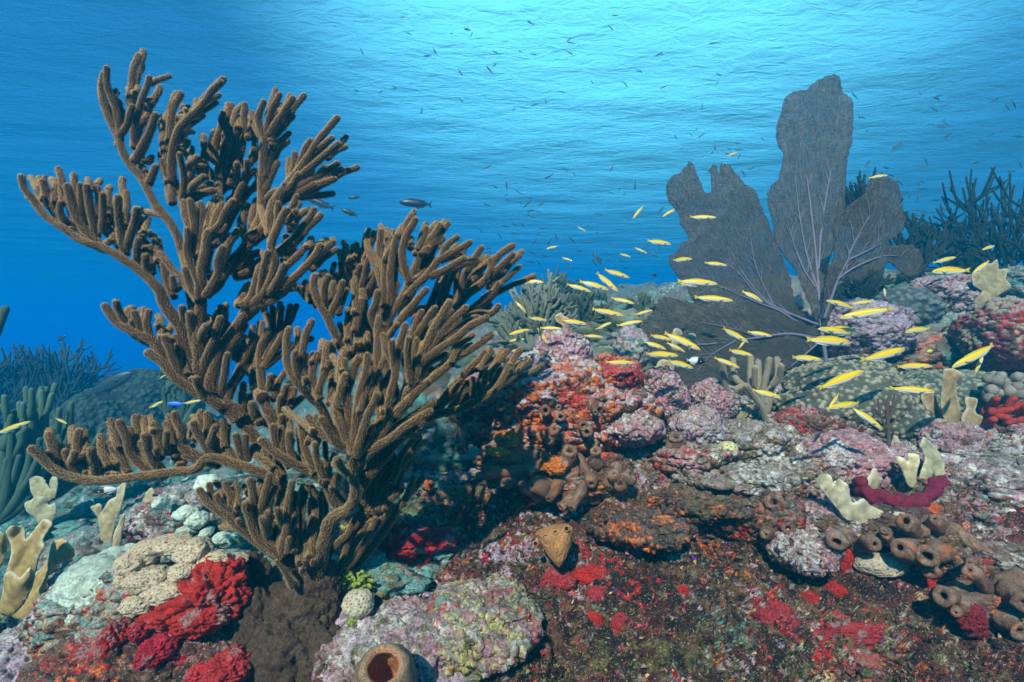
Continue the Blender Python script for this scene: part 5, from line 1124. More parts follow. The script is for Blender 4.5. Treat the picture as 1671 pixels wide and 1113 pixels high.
fire_coral('blade_fire_coral', 'big yellow tan blade coral at the far left edge, nearest of the left group', 1.22, R1, [
 (0, .02, [(20,600),(50,500),(60,440),(30,360),(60,330),(95,335),(110,325),(125,350),(130,400),(190,330),(215,300),(250,305),(258,330),(215,400),(220,440),(190,500),(180,560),(120,640),(60,660)]),
 (.05, .06, [(230,520),(260,420),(290,400),(320,392),(345,420),(365,440),(375,480),(330,510),(280,530),(240,580),(190,760),(120,800),(60,780),(100,660)]),
 (-.06, -.02, [(0,760),(20,650),(25,570),(60,560),(100,590),(150,540),(175,580),(160,640),(120,720),(60,780)]),
 (.04, 0, [(-20,360),(20,370),(40,420),(20,500),(-20,560)])], seed=1)
fire_coral('blade_fire_coral', 'pale whitish blade coral behind the nearest left blade coral', 1.55, R1, [(0, .03, [(125,220),(160,200),(185,183),(215,185),(240,195),(235,215),(250,230),(275,215),(283,250),(270,300),(240,340),(200,330),(170,280),(140,265)])], (.46, .38, .20), (.70, .62, .42), 11)
fire_coral('blade_fire_coral', 'olive tan blade coral farthest back of the left group', 1.75, R1, [(0, .03, [(150,100),(180,82),(215,90),(240,130),(255,150),(250,110),(265,85),(285,90),(288,140),(275,190),(230,215),(180,200),(155,160)])], (.40, .33, .16), (.60, .52, .32), 15)
fire_coral('blade_fire_coral', 'branched tan blade coral between the left group and the knobby rock', 1.5, R1, [
 (0, .02, [(455,240),(490,220),(510,230),(512,262),(530,230),(550,200),(585,185),(590,140),(630,112),(620,180),(600,260),(580,320),(560,400),(560,470),(510,480),(490,420),(505,380),(490,290)]),
 (.04, .05, [(600,470),(620,400),(650,330),(670,280),(660,240),(700,200),(735,165),(760,140),(775,160),(760,185),(815,185),(800,210),(740,240),(700,290),(685,350),(670,440),(640,480)]),
 (-.04, 0, [(560,480),(570,380),(600,300),(622,270),(626,300),(610,360),(605,470)])], (.48, .36, .17), (.70, .60, .40), 21)
fire_coral('blade_fire_coral', 'long low cream blade coral spreading under the maroon rope sponge', 1.22, R2, [
 (-.02, .04, [(585,200),(610,170),(650,175),(668,215),(690,190),(730,220),(738,270),(752,300),(800,280),(830,310),(900,340),(985,345),(955,430),(880,450),(830,430),(780,390),(720,375),(690,335),(640,275),(610,240)]),
 (.03, .03, [(640,280),(650,230),(672,200),(690,240),(700,300),(690,350)])], (.52, .43, .26), (.78, .68, .48), 31)
fire_coral('blade_fire_coral', 'bright pale yellow heart shaped blade standing above the maroon rope sponge', 1.33, R2, [(0, .0, [(940,90),(985,95),(1000,112),(1003,76),(1050,80),(1058,110),(1045,150),(1033,225),(1005,225),(975,150)])], (.66, .52, .26), (.85, .74, .5), 41)
fire_coral('blade_fire_coral', 'tall greenish tan blade right of the pale yellow heart shaped blade', 1.40, R2, [(0, .04, [(1040,230),(1080,100),(1058,40),(1075,0),(1100,20),(1130,50),(1165,110),(1168,170),(1130,210),(1090,250)]), (.05, .02, [(920,70),(940,-10),(960,10),(980,40),(975,110),(950,160),(925,130)])], (.40, .36, .20), (.62, .56, .38), 45)
fire_coral('blade_fire_coral', 'small folded tan blade on the pink mound', 1.34, R2, [(0, .0, [(800,215),(830,170),(845,140),(860,145),(867,182),(888,190),(855,245),(820,240)])], (.50, .40, .22), (.74, .64, .44), 51)
fire_coral('blade_fire_coral', 'tall brown tan stacked blade coral in front of the flatter boulder coral', 1.58, R3, [
 (0, .02, [(885,565),(930,560),(980,590),(970,608),(940,622),(945,680),(962,740),(952,830),(930,870),(890,800),(872,710),(884,620)]),
 (.04, .03, [(785,700),(800,640),(822,630),(850,690),(876,780),(870,830),(830,780)]),
 (-.03, .02, [(985,690),(1040,700),(1030,760),(1062,780),(1040,840),(1000,880),(968,790),(990,740)])], (.36, .24, .11), (.62, .50, .32), 61)
fire_coral('blade_fire_coral', 'broad lobed tan blade coral before the dark bushes at upper right', 2.35, R3, [(0, .05, [(1015,135),(1040,120),(1070,80),(1100,85),(1130,65),(1138,110),(1180,110),(1168,150),(1195,190),(1140,225),(1120,240),(1100,290),(1040,300),(1030,250),(1062,210),(1020,180)])], (.36, .27, .13), (.52, .43, .26), 71)
fire_coral('blade_fire_coral', 'brown tan blade post behind the pointed lilac rock', 1.72, R4, [(0, .02, [(295,320),(320,308),(340,325),(362,335),(360,385),(367,425),(440,440),(455,480),(400,500),(335,440),(328,365),(302,350)])], (.38, .24, .11), (.60, .46, .28), 81)
fire_coral('blade_fire_coral', 'tan blade coral among the wrasses before the dark lower sea fan lobe', 1.70, R4, [(0, .02, [(755,545),(780,520),(830,530),(832,585),(795,620),(765,640),(756,590)]), (.08, 0, [(822,470),(828,395),(845,378),(868,388),(872,408),(850,420),(848,480)]), (.1, 0, [(892,430),(905,400),(930,405),(935,425),(915,440),(905,480)])], (.42, .32, .18), (.62, .52, .36), 85)
fire_coral('blade_fire_coral', 'dark olive wavy blade left of the pale small sea rod', 1.62, R4, [(0, .03, [(1040,715),(1080,690),(1110,700),(1132,752),(1180,715),(1186,748),(1145,800),(1090,790)])], (.30, .26, .13), (.50, .44, .28), 91)
# ---------------------------------------------------------------- other soft corals
sm_, t, o = new_mat('soft_coral_skin')
at = N(t, 'ShaderNodeAttribute', attribute_name='Col')
n2 = N(t, 'ShaderNodeTexNoise', Scale=420.0, Detail=2.0)
cm = N(t, 'ShaderNodeVectorMath', operation='SCALE'); t.links.new(at.outputs['Color'], cm.inputs[0]); t.links.new(ramp(t, n2.outputs[0], [(.35, .6), (.65, 1.4)]), cm.inputs['Scale'])
b = N(t, 'ShaderNodeBsdfPrincipled', Roughness=.9); t.links.new(cm.outputs[0], b.inputs['Base Color']); b.inputs['Specular IOR Level'].default_value = .1
bp = N(t, 'ShaderNodeBump', Strength=.7, Distance=.003); t.links.new(n2.outputs[0], bp.inputs['Height']); t.links.new(bp.outputs[0], b.inputs['Normal'])
t.links.new(b.outputs[0], o.inputs['Surface'])
def soft_bush(name, label, bx, by, d_, w_, h_, r_px, n_main, n_sub, col, seed, lean=0., spread=1.0, group=None, wob=.1, sub_len=.5, polyp=False):
    """candelabra: n_main stems fan out of one foot, each bearing n_sub upward curving fingers"""
    rg = random.Random(seed); c0 = P(bx, by, d_); u = d_ / F
    root = empty(name, c0); tag(root, label, 'soft coral', group)
    w, h, r = w_ * u, h_ * u, r_px * u
    for i in range(n_main):
        mb = MB()
        f = (i + .5) / n_main * 2 - 1 + rg.uniform(-.15, .15)
        tip = np.array([f * w * .5 * spread + lean * w, rg.uniform(-.35, .35) * w, h * (1 - .45 * abs(f) ** 1.5) * rg.uniform(.85, 1.05)])
        mid = np.array([tip[0] * rg.uniform(.55, .75), tip[1] * .6, tip[2] * rg.uniform(.32, .45)])
        c = catmull(np.array([(0, 0, 0), mid * .5 + np.array([0, 0, -.03 * h]), mid, tip * .75 + mid * .25 + np.array([tip[0] * .08, 0, 0]), tip]) + np.array(c0), r * 1.6)
        rr = np.linspace(r * 1.6, r * .75, len(c))
        cc = np.array(col) * rg.uniform(.8, 1.2)
        def put(c, rr):
            v, q, tr = tube(c, rr, 7, True, .12, seed)
            k = sst(.75, 1.0, (v[:, 2] - c0[2]) / h)[:, None]
            mb.add(v, q, tr, cc[None] * (1 + .35 * k))
            if polyp: polyps(mb, c, rr, .0034, .0026, .0013, tuple(cc * .7), tuple(np.minimum(cc * 2.2, .8)))
        put(c, rr)
        for k in range(n_sub):
            s = .22 + .70 * (k + rg.random()) / n_sub; j = int(s * (len(c) - 1)); b0 = c[j]
            tg = c[min(j + 2, len(c) - 1)] - c[max(j - 2, 0)]; tg /= np.linalg.norm(tg)
            sgn = -1 if k % 2 else 1; an = sgn * (rg.uniform(.45, .95) if r_px < 4.5 else rg.uniform(.2, .45))
            dr = np.array([tg[0] * math.cos(an) + tg[2] * math.sin(an), tg[1] + rg.uniform(-.45, .45), -tg[0] * math.sin(an) + tg[2] * math.cos(an)])
            ln = h * sub_len * rg.uniform(.6, 1.0) * (1.15 - .75 * s)
            m = b0 + dr * ln * .45
            e = m + (dr * .55 + tg * .45 + np.array([0, 0, .25])) * ln * .55
            q2 = catmull(np.array([b0, m, e]), r * 1.6); put(q2, np.linspace(r, r * .72, len(q2)))
            if ln > h * .2 and r_px < 4.5:                       # second order twigs
                for z in (rg.uniform(.3, .5), rg.uniform(.5, .75)):
                    b1 = q2[int(z * (len(q2) - 1))]; sg2 = rg.choice((-1, 1)) * rg.uniform(.4, .8)
                    d2 = np.array([dr[0] * math.cos(sg2) + dr[2] * math.sin(sg2), dr[1] + rg.uniform(-.3, .3), -dr[0] * math.sin(sg2) + dr[2] * math.cos(sg2) + .25]); l2 = ln * rg.uniform(.35, .6)
                    q3 = catmull(np.array([b1, b1 + d2 * l2 * .5, b1 + d2 * l2 + np.array([0, 0, l2 * .12])]), r * 1.6); put(q3, np.linspace(r * .9, r * .65, len(q3)))
        mb.build('branch', sm_, root, origin=root.location)
    return root
DK = (.022, .026, .018); GRN = (.085, .10, .05); BRS = (.11, .085, .06)  # DK: colour darkened for the far corals that the flash leaves unlit
soft_bush('soft_coral', 'tall dark branching soft coral reaching highest at the far right edge', 1612, 475, 2.9, 120, 205, 2.0, 6, 7, DK, 1, .10)
soft_bush('soft_coral', 'broad dark soft coral cut by the right edge below the tallest one', 1668, 455, 2.7, 130, 120, 2.4, 6, 7, DK, 2)
soft_bush('soft_coral', 'dark plump fingered soft coral just right of the sea fan', 1488, 455, 2.9, 62, 112, 2.8, 4, 8, DK, 3, .1)
soft_bush('soft_coral', 'dim thin fingered soft coral between the plump one and the tallest one', 1548, 455, 3.3, 70, 110, 1.5, 4, 8, DK, 4)
soft_bush('soft_coral', 'thin dark soft coral peeping over the right lobe of the sea fan', 1412, 400, 2.9, 64, 118, 2.0, 6, 7, DK, 5)
soft_bush('soft_coral', 'low dark soft coral under the right lobe of the sea fan', 1425, 520, 2.75, 110, 85, 3.2, 9, 7, DK, 6)
soft_bush('soft_coral', 'dark soft coral clump low behind the lilac pitted rock', 1580, 470, 2.9, 90, 70, 3.0, 8, 7, DK, 7)
soft_bush('soft_coral', 'green grey branching soft coral right beside the right tips of the big sea rod', 868, 570, 2.25, 130, 112, 3.2, 9, 9, (.16, .17, .12), 8, .05, 1.0)
soft_bush('soft_coral', 'feathery blue green soft coral in the middle distance', 915, 530, 3.6, 80, 82, 2.2, 8, 9, GRN, 9)
soft_bush('soft_coral', 'low blue green soft coral row in the middle distance', 975, 525, 4.0, 90, 50, 2.2, 9, 7, GRN, 10)
soft_bush('soft_coral', 'small blue green soft coral by the left tip of the sea fan', 1042, 525, 3.2, 50, 48, 3, 5, 4, GRN, 11)
soft_bush('soft_coral', 'dim feathery soft coral behind the yellow wrasses at centre', 945, 540, 2.9, 90, 66, 2.4, 8, 8, GRN, 12)
soft_bush('soft_coral', 'dark thin twigged bush far away at the left', 75, 705, 3.9, 170, 140, 2.0, 12, 12, (.04, .045, .05), 13, 0, 1.1)
soft_bush('soft_coral', 'second dim twiggy bush at the very left edge', -10, 690, 3.7, 110, 110, 2.0, 8, 9, (.04, .045, .05), 14)
soft_bush('soft_coral', 'green finger soft coral clump in the left gully below the twigged bush', 60, 820, 2.05, 160, 185, 5.6, 17, 3, (.085, .14, .085), 15, .05, 1.0, sub_len=.5)
soft_bush('soft_coral', 'green finger soft coral at the left edge under the lone finger', -5, 850, 1.9, 110, 165, 6.0, 11, 3, (.08, .13, .085), 16)
soft_bush('soft_coral', 'faint green fingers beside the dark coral mound', 285, 700, 3.2, 70, 78, 4, 6, 3, GRN, 17)
mb = MB(); c = catmull(np.array([P(-40, 640, 1.6), P(-12, 560, 1.6), P(8, 505, 1.6)]), .01); v, q, tr = tube(c, np.full(len(c), .012), 10); mb.add(v, q, tr, (.10, .14, .09))
tag(mb.build('soft_coral_finger', sm_, origin=P(-40, 640, 1.6)), 'single green finger of soft coral poking in at the left edge', 'soft coral')
# pale small sea rod in front of the fan
small = empty('small_sea_rod', P(1246, 690, 1.60)); tag(small, 'pale small sea rod with knobby fingers before the sea fan', 'soft coral')
for spec in ['85,810 60,740 20,680 -10,640', '60,740 70,640 85,580 95,522', '75,720 110,640 135,590 130,518', '110,640 140,600 150,550', '20,690 -20,640 -60,600 -70,520', '20,680 10,600 12,515', '50,720 48,620 44,530', '-20,640 -90,660 -110,600 -120,530', '82,760 100,700 120,690', '30,640 30,560']:
    pp = [(1221 + float(a.split(',')[0]) / 2.782, 400 + float(a.split(',')[1]) / 2.782) for a in spec.split()]
    k = len(spec) % 5
    c = catmull(np.array([P(x, y, 1.60 - .02 * i * (k - 2)) for i, (x, y) in enumerate(pp)]), .006)
    mb = MB(); rr = np.full(len(c), .0085); v, q, tr = tube(c, rr, 8, True, .15, 2); mb.add(v, q, tr, (.20, .16, .10)); polyps(mb, c, rr, .0042, .003, .0016, (.26, .2, .13), (.62, .52, .38))
    mb.build('branch', rm, small, smooth=False, origin=small.location)
twig = empty('dead_gorgonian', P(1452, 740, 1.42)); tag(twig, 'thin dark brown twig coral standing against the boulder coral', 'soft coral')
for spec, r in [('640,935 636,830 632,740 642,680', 3.2), ('637,800 655,750 664,680', 2.2), ('632,840 600,770 588,700', 2.0), ('640,830 680,780 705,740', 2.0), ('634,760 610,700', 1.6), ('655,750 690,690', 1.6), ('600,770 570,740', 1.5)]:
    pp = [(1221 + float(a.split(',')[0]) / 2.782, 400 + float(a.split(',')[1]) / 2.782) for a in spec.split()]
    c = catmull(np.array([P(x, y, 1.42) for x, y in pp]), .008); mb = MB(); v, q, tr = tube(c, np.linspace(r, r * .7, len(c)) * 1.42 / F, 7, True, .2); mb.add(v, q, tr, (.13, .085, .06))
    mb.build('branch', sm_, twig, origin=twig.location)

# ---------------------------------------------------------------- loose growth nobody could count
rg = np.random.default_rng(3)
def scatter(name, label, n, region, size, wts_, seed, sub=3, flat=.8, sink=.35, mat=REEF, dust=.2):
    """small lumps strewn over the reef inside photo-pixel boxes, as ONE object"""
    v0, f0 = ICO[sub]; mb = MB(); r_ = random.Random(seed); done = 0; tries = 0
    vs = []; cs = []
    while done < n and tries < n * 6:
        tries += 1
        x0, y0, x1, y1, pw = r_.choices(region, [g_[4] for g_ in region])[0]
        a_, b_ = r_.uniform(x0, x1), r_.uniform(y0, y1)
        p = hit(a_, b_, .75, 6.0)
        if p.y > 5.9: continue
        s = r_.uniform(*size) * (0.7 + .3 * p.y) * r_.choice((.6, .8, 1, 1, 1.5))
        off = r_.random() * 50
        disp = .55 * fbm(v0 * 1.7 + off, 2, 5) + .30 * vnoise(v0 * 4.5 + off, 6)
        q = v0 * (1 + disp[:, None]) * np.array([s * r_.uniform(.7, 1.4), s * r_.uniform(.7, 1.3), s * r_.uniform(.45, 1.0) * flat])
        an = r_.random() * 6.28; c, sn = math.cos(an), math.sin(an)
        q = np.stack([q[:, 0] * c - q[:, 1] * sn, q[:, 0] * sn + q[:, 1] * c, q[:, 2]], 1) + np.array([p.x, p.y, p.z + s * (.4 - sink)])
        vs.append(q); cs.append(np.full(len(q), r_.uniform(.6, 1.3))); done += 1
    V = np.concatenate(vs); Cc = np.concatenate(cs)
    Fc = (f0[None] + (np.arange(len(vs)) * len(v0))[:, None, None]).reshape(-1, 3)
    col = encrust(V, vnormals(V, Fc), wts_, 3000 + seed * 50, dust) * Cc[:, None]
    o_ = mesh_np(name, V, Fc, mat, cols=np.clip(col, .01, .8))
    return tag(o_, label, 'reef growth', kind='stuff')
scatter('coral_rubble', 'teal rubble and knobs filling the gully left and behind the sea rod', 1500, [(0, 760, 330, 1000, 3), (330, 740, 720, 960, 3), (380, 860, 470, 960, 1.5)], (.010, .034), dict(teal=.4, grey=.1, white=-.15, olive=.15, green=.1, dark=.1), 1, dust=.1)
scatter('reef_knobs', 'pale and pink coralline knobs covering the reef top at centre and right', 1700, [(960, 640, 1671, 800, 4), (1050, 560, 1300, 660, 1), (1420, 560, 1671, 700, 1.2), (1500, 740, 1671, 880, 1)], (.006, .020), dict(pink=.25, white=.25, lilac=.12, grey=.15, brown=.2, olive=.1, maroon=.1, red=.0, dark=.05), 2, dust=.35)
scatter('wall_growth', 'brown maroon and red growth covering the lower reef wall', 2600, [(700, 800, 1671, 1113, 5), (560, 960, 900, 1113, 1)], (.003, .010), dict(brown=.4, maroon=.32, dark=.35, olive=.2, crimson=.1, red=.02, rose=-.1, orange=-.1, pink=.0, grey=-.05), 3, dust=.08)
scatter('far_growth', 'weathered coral lumps on the hazy reef slope behind the sea fan', 1000, [(830, 500, 1300, 620, 2), (1380, 440, 1671, 600, 2), (560, 560, 860, 760, 1.5)], (.02, .07), dict(teal=.2, olive=.2, grey=.15, green=.15, brown=.2, dark=.2), 4, dust=.3)
# short turf and hair algae
def turf(name, label, n, region, pal, seed, ln=(.004, .012)):
    r_ = np.random.default_rng(seed); V = []; Cc = []
    A_ = []
    vis = (Y > .7) & (Y < 2.4)
    idx = np.where(vis & (region > 0))[0]
    w = region[idx] / region[idx].sum()
    pick = r_.choice(idx, n, p=w)
    p = tp[pick]; nn_ = tn[pick]
    p = p + r_.normal(0, .003, (n, 3)) * np.array([1, 1, .3])
    L = r_.uniform(ln[0], ln[1], n); cl_ = fbm(p * 30, 2, seed)
    keep = cl_ > -.05
    p, nn_, L = p[keep], nn_[keep], L[keep]; m = len(p)
    dr = nn_ + r_.normal(0, .55, (m, 3)); dr /= np.linalg.norm(dr, axis=1)[:, None]
    sd = np.cross(dr, r_.normal(0, 1, (m, 3))); sd /= np.linalg.norm(sd, axis=1)[:, None]
    wd_ = L * r_.uniform(.10, .35, m)
    vv = np.empty((m, 4, 3)); vv[:, 0] = p - sd * wd_[:, None]; vv[:, 1] = p + sd * wd_[:, None]
    vv[:, 2] = p + dr * (L * .6)[:, None] + sd * wd_[:, None] * 1.1; vv[:, 3] = p + dr * L[:, None] - sd * wd_[:, None] * .2
    pc_ = np.array([PAL[k] for k in pal]); ci = pc_[r_.integers(0, len(pal), m)] * r_.uniform(.6, 1.5, m)[:, None]
    o_ = mesh_np(name, vv.reshape(-1, 3), (np.arange(m)[:, None] * 4 + np.array([[0, 1, 2, 3]])), REEF, cols=np.repeat(ci, 4, 0), smooth=False)
    return tag(o_, label, 'algae', kind='stuff')
reg = np.exp(-np.maximum(Y - 1.0, 0) * 1.6) * (np.abs(px - 900) < 1000) * (py < 1200)
turf('algae_turf', 'short brown and pale algae turf on the reef wall', 60000, reg, ['brown', 'olive', 'grey', 'maroon', 'brown', 'tan', 'green', 'maroon', 'dark', 'dark'], 5)
# little green leafy algae
lm, t, o = new_mat('leafy_algae'); b = N(t, 'ShaderNodeBsdfPrincipled', Roughness=.6); b.inputs['Base Color'].default_value = (.20, .26, .035, 1); t.links.new(b.outputs[0], o.inputs['Surface'])
for k, (a_, b_, d_, s_, lb) in enumerate([(590, 948, .98, 26, 'yellow green leafy algae tuft touching the right side of the sea rod foot'), (558, 945, 1.0, 20, 'darker green leafy algae tuft half hidden by the sea rod foot'), (683, 955, 1.05, 20, 'green leafy algae sprig under the dark red sponge arch'), (577, 1010, .93, 12, 'tiny green leafy algae under the small cream pitted coral')]):
    r_ = random.Random(k); c0 = P(a_, b_, d_); mb = MB(); u = d_ / F
    for i in range(70):
        c = np.array(c0) + np.array([r_.gauss(0, .4), r_.gauss(0, .3), r_.gauss(0, .34)]) * s_ * u * .8
        R_ = r_.uniform(3.0, 5.5) * u; nx = np.array([r_.gauss(0, .6), -1, r_.gauss(0, .6)]); nx /= np.linalg.norm(nx)
        e1 = np.cross(nx, (0, 0, 1)); e1 /= np.linalg.norm(e1); e2 = np.cross(nx, e1)
        an = np.arange(9) / 9 * 6.283
        ring = c + R_ * (np.cos(an)[:, None] * e1 + np.sin(an)[:, None] * e2)
        v = np.concatenate([ring + nx * .0008, ring - nx * .0008, [c + nx * .0018, c - nx * .0018]])
        i0 = np.arange(9); j0 = (i0 + 1) % 9
        tr = np.concatenate([np.stack([i0, j0, np.full(9, 18)], 1), np.stack([j0 + 9, i0 + 9, np.full(9, 19)], 1)])
        mb.add(v, np.stack([j0, i0, i0 + 9, j0 + 9], 1), tr)
    tag(mb.build('leafy_algae', lm, origin=c0), lb, 'algae')
# ---------------------------------------------------------------- fish
fishm, t, o = new_mat('fish_skin')
at = N(t, 'ShaderNodeAttribute', attribute_name='Col')
b = N(t, 'ShaderNodeBsdfPrincipled', Roughness=.38); t.links.new(at.outputs['Color'], b.inputs['Base Color']); b.inputs['Specular IOR Level'].default_value = .35
t.links.new(b.outputs[0], o.inputs['Surface'])
finm, t, o = new_mat('fish_fin')
at = N(t, 'ShaderNodeAttribute', attribute_name='Col')
b = N(t, 'ShaderNodeBsdfPrincipled', Roughness=.5); t.links.new(at.outputs['Color'], b.inputs['Base Color'])
tl = N(t, 'ShaderNodeBsdfTranslucent'); t.links.new(at.outputs['Color'], tl.inputs['Color'])
m1 = N(t, 'ShaderNodeMixShader'); m1.inputs[0].default_value = .35; t.links.new(b.outputs[0], m1.inputs[1]); t.links.new(tl.outputs[0], m1.inputs[2]); t.links.new(m1.outputs[0], o.inputs['Surface'])
eyem, t, o = new_mat('fish_eye')
b = N(t, 'ShaderNodeBsdfPrincipled', Roughness=.1); at = N(t, 'ShaderNodeAttribute', attribute_name='Col'); t.links.new(at.outputs['Color'], b.inputs['Base Color']); t.links.new(b.outputs[0], o.inputs['Surface'])

def bend_y(x, k): return k * (np.maximum(.1 - x, 0)) ** 2 * 1.0
def make_fish(name, prof, width, colf, finc, tailspec, dorsal, anal, pect, eye, bend=0., nseg=26, ring=16, tailc=None):
    """unit-length fish along +X (nose at .5).  prof: [(x, top, bottom)], width: half width factor"""
    pr = np.array(prof); xs = np.linspace(pr[0, 0], pr[-1, 0], nseg)
    up = np.interp(xs, pr[:, 0], pr[:, 1]); dn = np.interp(xs, pr[:, 0], pr[:, 2])
    for _ in range(1):
        up[1:-1] = (up[:-2] + 2 * up[1:-1] + up[2:]) / 4; dn[1:-1] = (dn[:-2] + 2 * dn[1:-1] + dn[2:]) / 4
    a = np.arange(ring) / ring * 2 * math.pi
    V = []
    for x, u_, d_ in zip(xs, up, dn):
        zc = (u_ + d_) / 2; hh = (u_ - d_) / 2; ww = hh * width * (1 if x > -.1 else max(.35, 1 + (x + .1) * 2.2))
        V.append(np.stack([np.full(ring, x), ww * np.sin(a) + bend_y(x, bend), zc + hh * np.cos(a)], 1))
    V = np.concatenate(V); n = nseg
    i = np.arange(n * ring).reshape(n, ring); j = np.roll(i, -1, 1)
    q = np.stack([i[:-1].ravel(), j[:-1].ravel(), j[1:].ravel(), i[1:].ravel()], 1)
    V = np.concatenate([V, [[xs[0], bend_y(xs[0], bend), (up[0] + dn[0]) / 2]], [[xs[-1], 0, (up[-1] + dn[-1]) / 2]]])
    tr = np.concatenate([np.stack([j[0], i[0], np.full(ring, n * ring)], 1), np.stack([i[-1], j[-1], np.full(ring, n * ring + 1)], 1)])
    hgt = np.interp(V[:, 0], xs, up) - np.interp(V[:, 0], xs, dn) + 1e-6
    rel = (V[:, 2] - np.interp(V[:, 0], xs, dn)) / hgt
    root = mesh_np(name, V, [q, tr], fishm, None, True, np.clip([colf(x, r) for x, r in zip(V[:, 0], rel)], .003, .9))
    def fin(nm, out, y0=0., splay=0., th=.004):
        o2 = np.array(out, dtype=float); m = len(o2); c = o2.mean(0)
        P3 = lambda p, s: np.stack([p[:, 0], np.full(len(p), y0) + bend_y(p[:, 0], bend) + s + splay * np.abs(p[:, 0] - o2[0, 0]), p[:, 1]], 1)
        mid = (o2 + c) / 2
        allp = np.concatenate([P3(o2, 0), P3(mid, th), P3(mid, -th), P3(c[None], th), P3(c[None], -th)])
        i0 = np.arange(m); j0 = (i0 + 1) % m
        q_ = np.concatenate([np.stack([i0, j0, j0 + m, i0 + m], 1), np.stack([j0, i0, i0 + 2 * m, j0 + 2 * m], 1)])
        t_ = np.concatenate([np.stack([i0 + m, j0 + m, np.full(m, 3 * m)], 1), np.stack([j0 + 2 * m, i0 + 2 * m, np.full(m, 3 * m + 1)], 1)])
        cc = np.array([finc(nm, p[0], p[2]) for p in allp])
        return mesh_np(nm, allp, [q_, t_], finm, root, True, cc)
    fin('tail_fin', tailspec)
    if dorsal: fin('dorsal_fin', dorsal)
    if anal: fin('anal_fin', anal)
    for s in (1, -1):
        if pect: fin('pectoral_fin', pect, s * width * .058 * eye[4], s * .35, .003)
        v, f = ICO[2]; e = v * np.array([eye[2], eye[2] * .5, eye[2]]) + np.array([eye[0], s * eye[3], eye[1]])
        rr_ = np.hypot(v[:, 0], v[:, 2]); cc = np.where((rr_ < .62)[:, None], np.array([[.01, .01, .012]]), np.array([[.55, .50, .30]]))
        mesh_np('eye', e, f, eyem, root, True, cc)
    return root
def wr_col(x, r):
    yel = np.array([.80, .47, .002]); wht = np.array([.66, .64, .52]); grn = np.array([.46, .42, .03])
    k = sst(.30, .42, r + .05 * x); c = wht * (1 - k) + yel * k
    k2 = sst(.68, .95, r) * .75; c = c * (1 - k2) + grn * k2
    if x > .30:                                           # rust brown streaks over the head
        for zc, w_, x0 in ((.60, .09, .27), (.42, .05, .33)):
            m = math.exp(-((r - zc) / w_) ** 2) * (1 if x > x0 else 0) * (.5 + .5 * math.sin(x * 90)); c = c * (1 - .95 * m) + np.array([.10, .02, .015]) * .95 * m
    if x < -.36: c = c * .5 + yel * .5
    return c
def wr_fin(nm, x, z):
    return {'tail_fin': (.74, .55, .05), 'dorsal_fin': (.66, .50, .06), 'anal_fin': (.72, .74, .60), 'pectoral_fin': (.72, .66, .35)}[nm]
WP = [(-.40, .030, -.026), (-.30, .045, -.040), (-.1, .072, -.068), (.1, .084, -.080), (.25, .080, -.074), (.36, .064, -.056), (.44, .042, -.036), (.485, .020, -.018), (.5, .006, -.010)]
W_T = [(-.39, .026), (-.43, .048), (-.50, .062), (-.475, .02), (-.47, 0), (-.475, -.02), (-.50, -.058), (-.43, -.044), (-.39, -.024)]
W_D = [(.24, .076), (.18, .098), (.0, .106), (-.2, .084), (-.34, .058), (-.34, .040), (-.1, .066), (.1, .078)]
W_A = [(.02, -.076), (-.05, -.094), (-.2, -.080), (-.33, -.054), (-.33, -.036), (-.1, -.062)]
W_P = [(.27, .0), (.24, .022), (.17, .014), (.14, -.016), (.18, -.034), (.25, -.02)]
WE = (.405, .014, .0125, .0285, 1.25)
protos = [make_fish('wrasse', WP, .62, wr_col, wr_fin, W_T, W_D, W_A, W_P, WE, bd) for bd in (0., .35, -.35)]
GROUP_Y = 'yellow wrasses swimming over the reef'
def orient(ang, yaw):
    ang = ang % 360
    if 90 < ang <= 270: a, t_ = math.pi, rad(180 - ang)
    else: a, t_ = 0.0, rad(ang if ang <= 90 else ang - 360)
    return (Matrix.Rotation(a + yaw, 4, 'Z') @ Matrix.Rotation(-t_, 4, 'Y')).to_euler()
def put_fish(src, first, px_, py_, d_, len_px, ang, yaw, label, cat, group=None, squash=1.0, parts=True, name=None):
    o_ = src if first else src.copy()
    if not first:
        COL.objects.link(o_)
        if parts:
            for ch in src.children:
                c = ch.copy(); COL.objects.link(c); c.parent = o_
    L = len_px * d_ / F / max(.5, abs(math.cos(yaw)))
    o_.location = P(px_, py_, d_); o_.rotation_euler = orient(ang, yaw); o_.scale = (L, L, L * squash)
    for kk in ('group',):
        if kk in o_: del o_[kk]
    tag(o_, label, cat, group)
    return o_
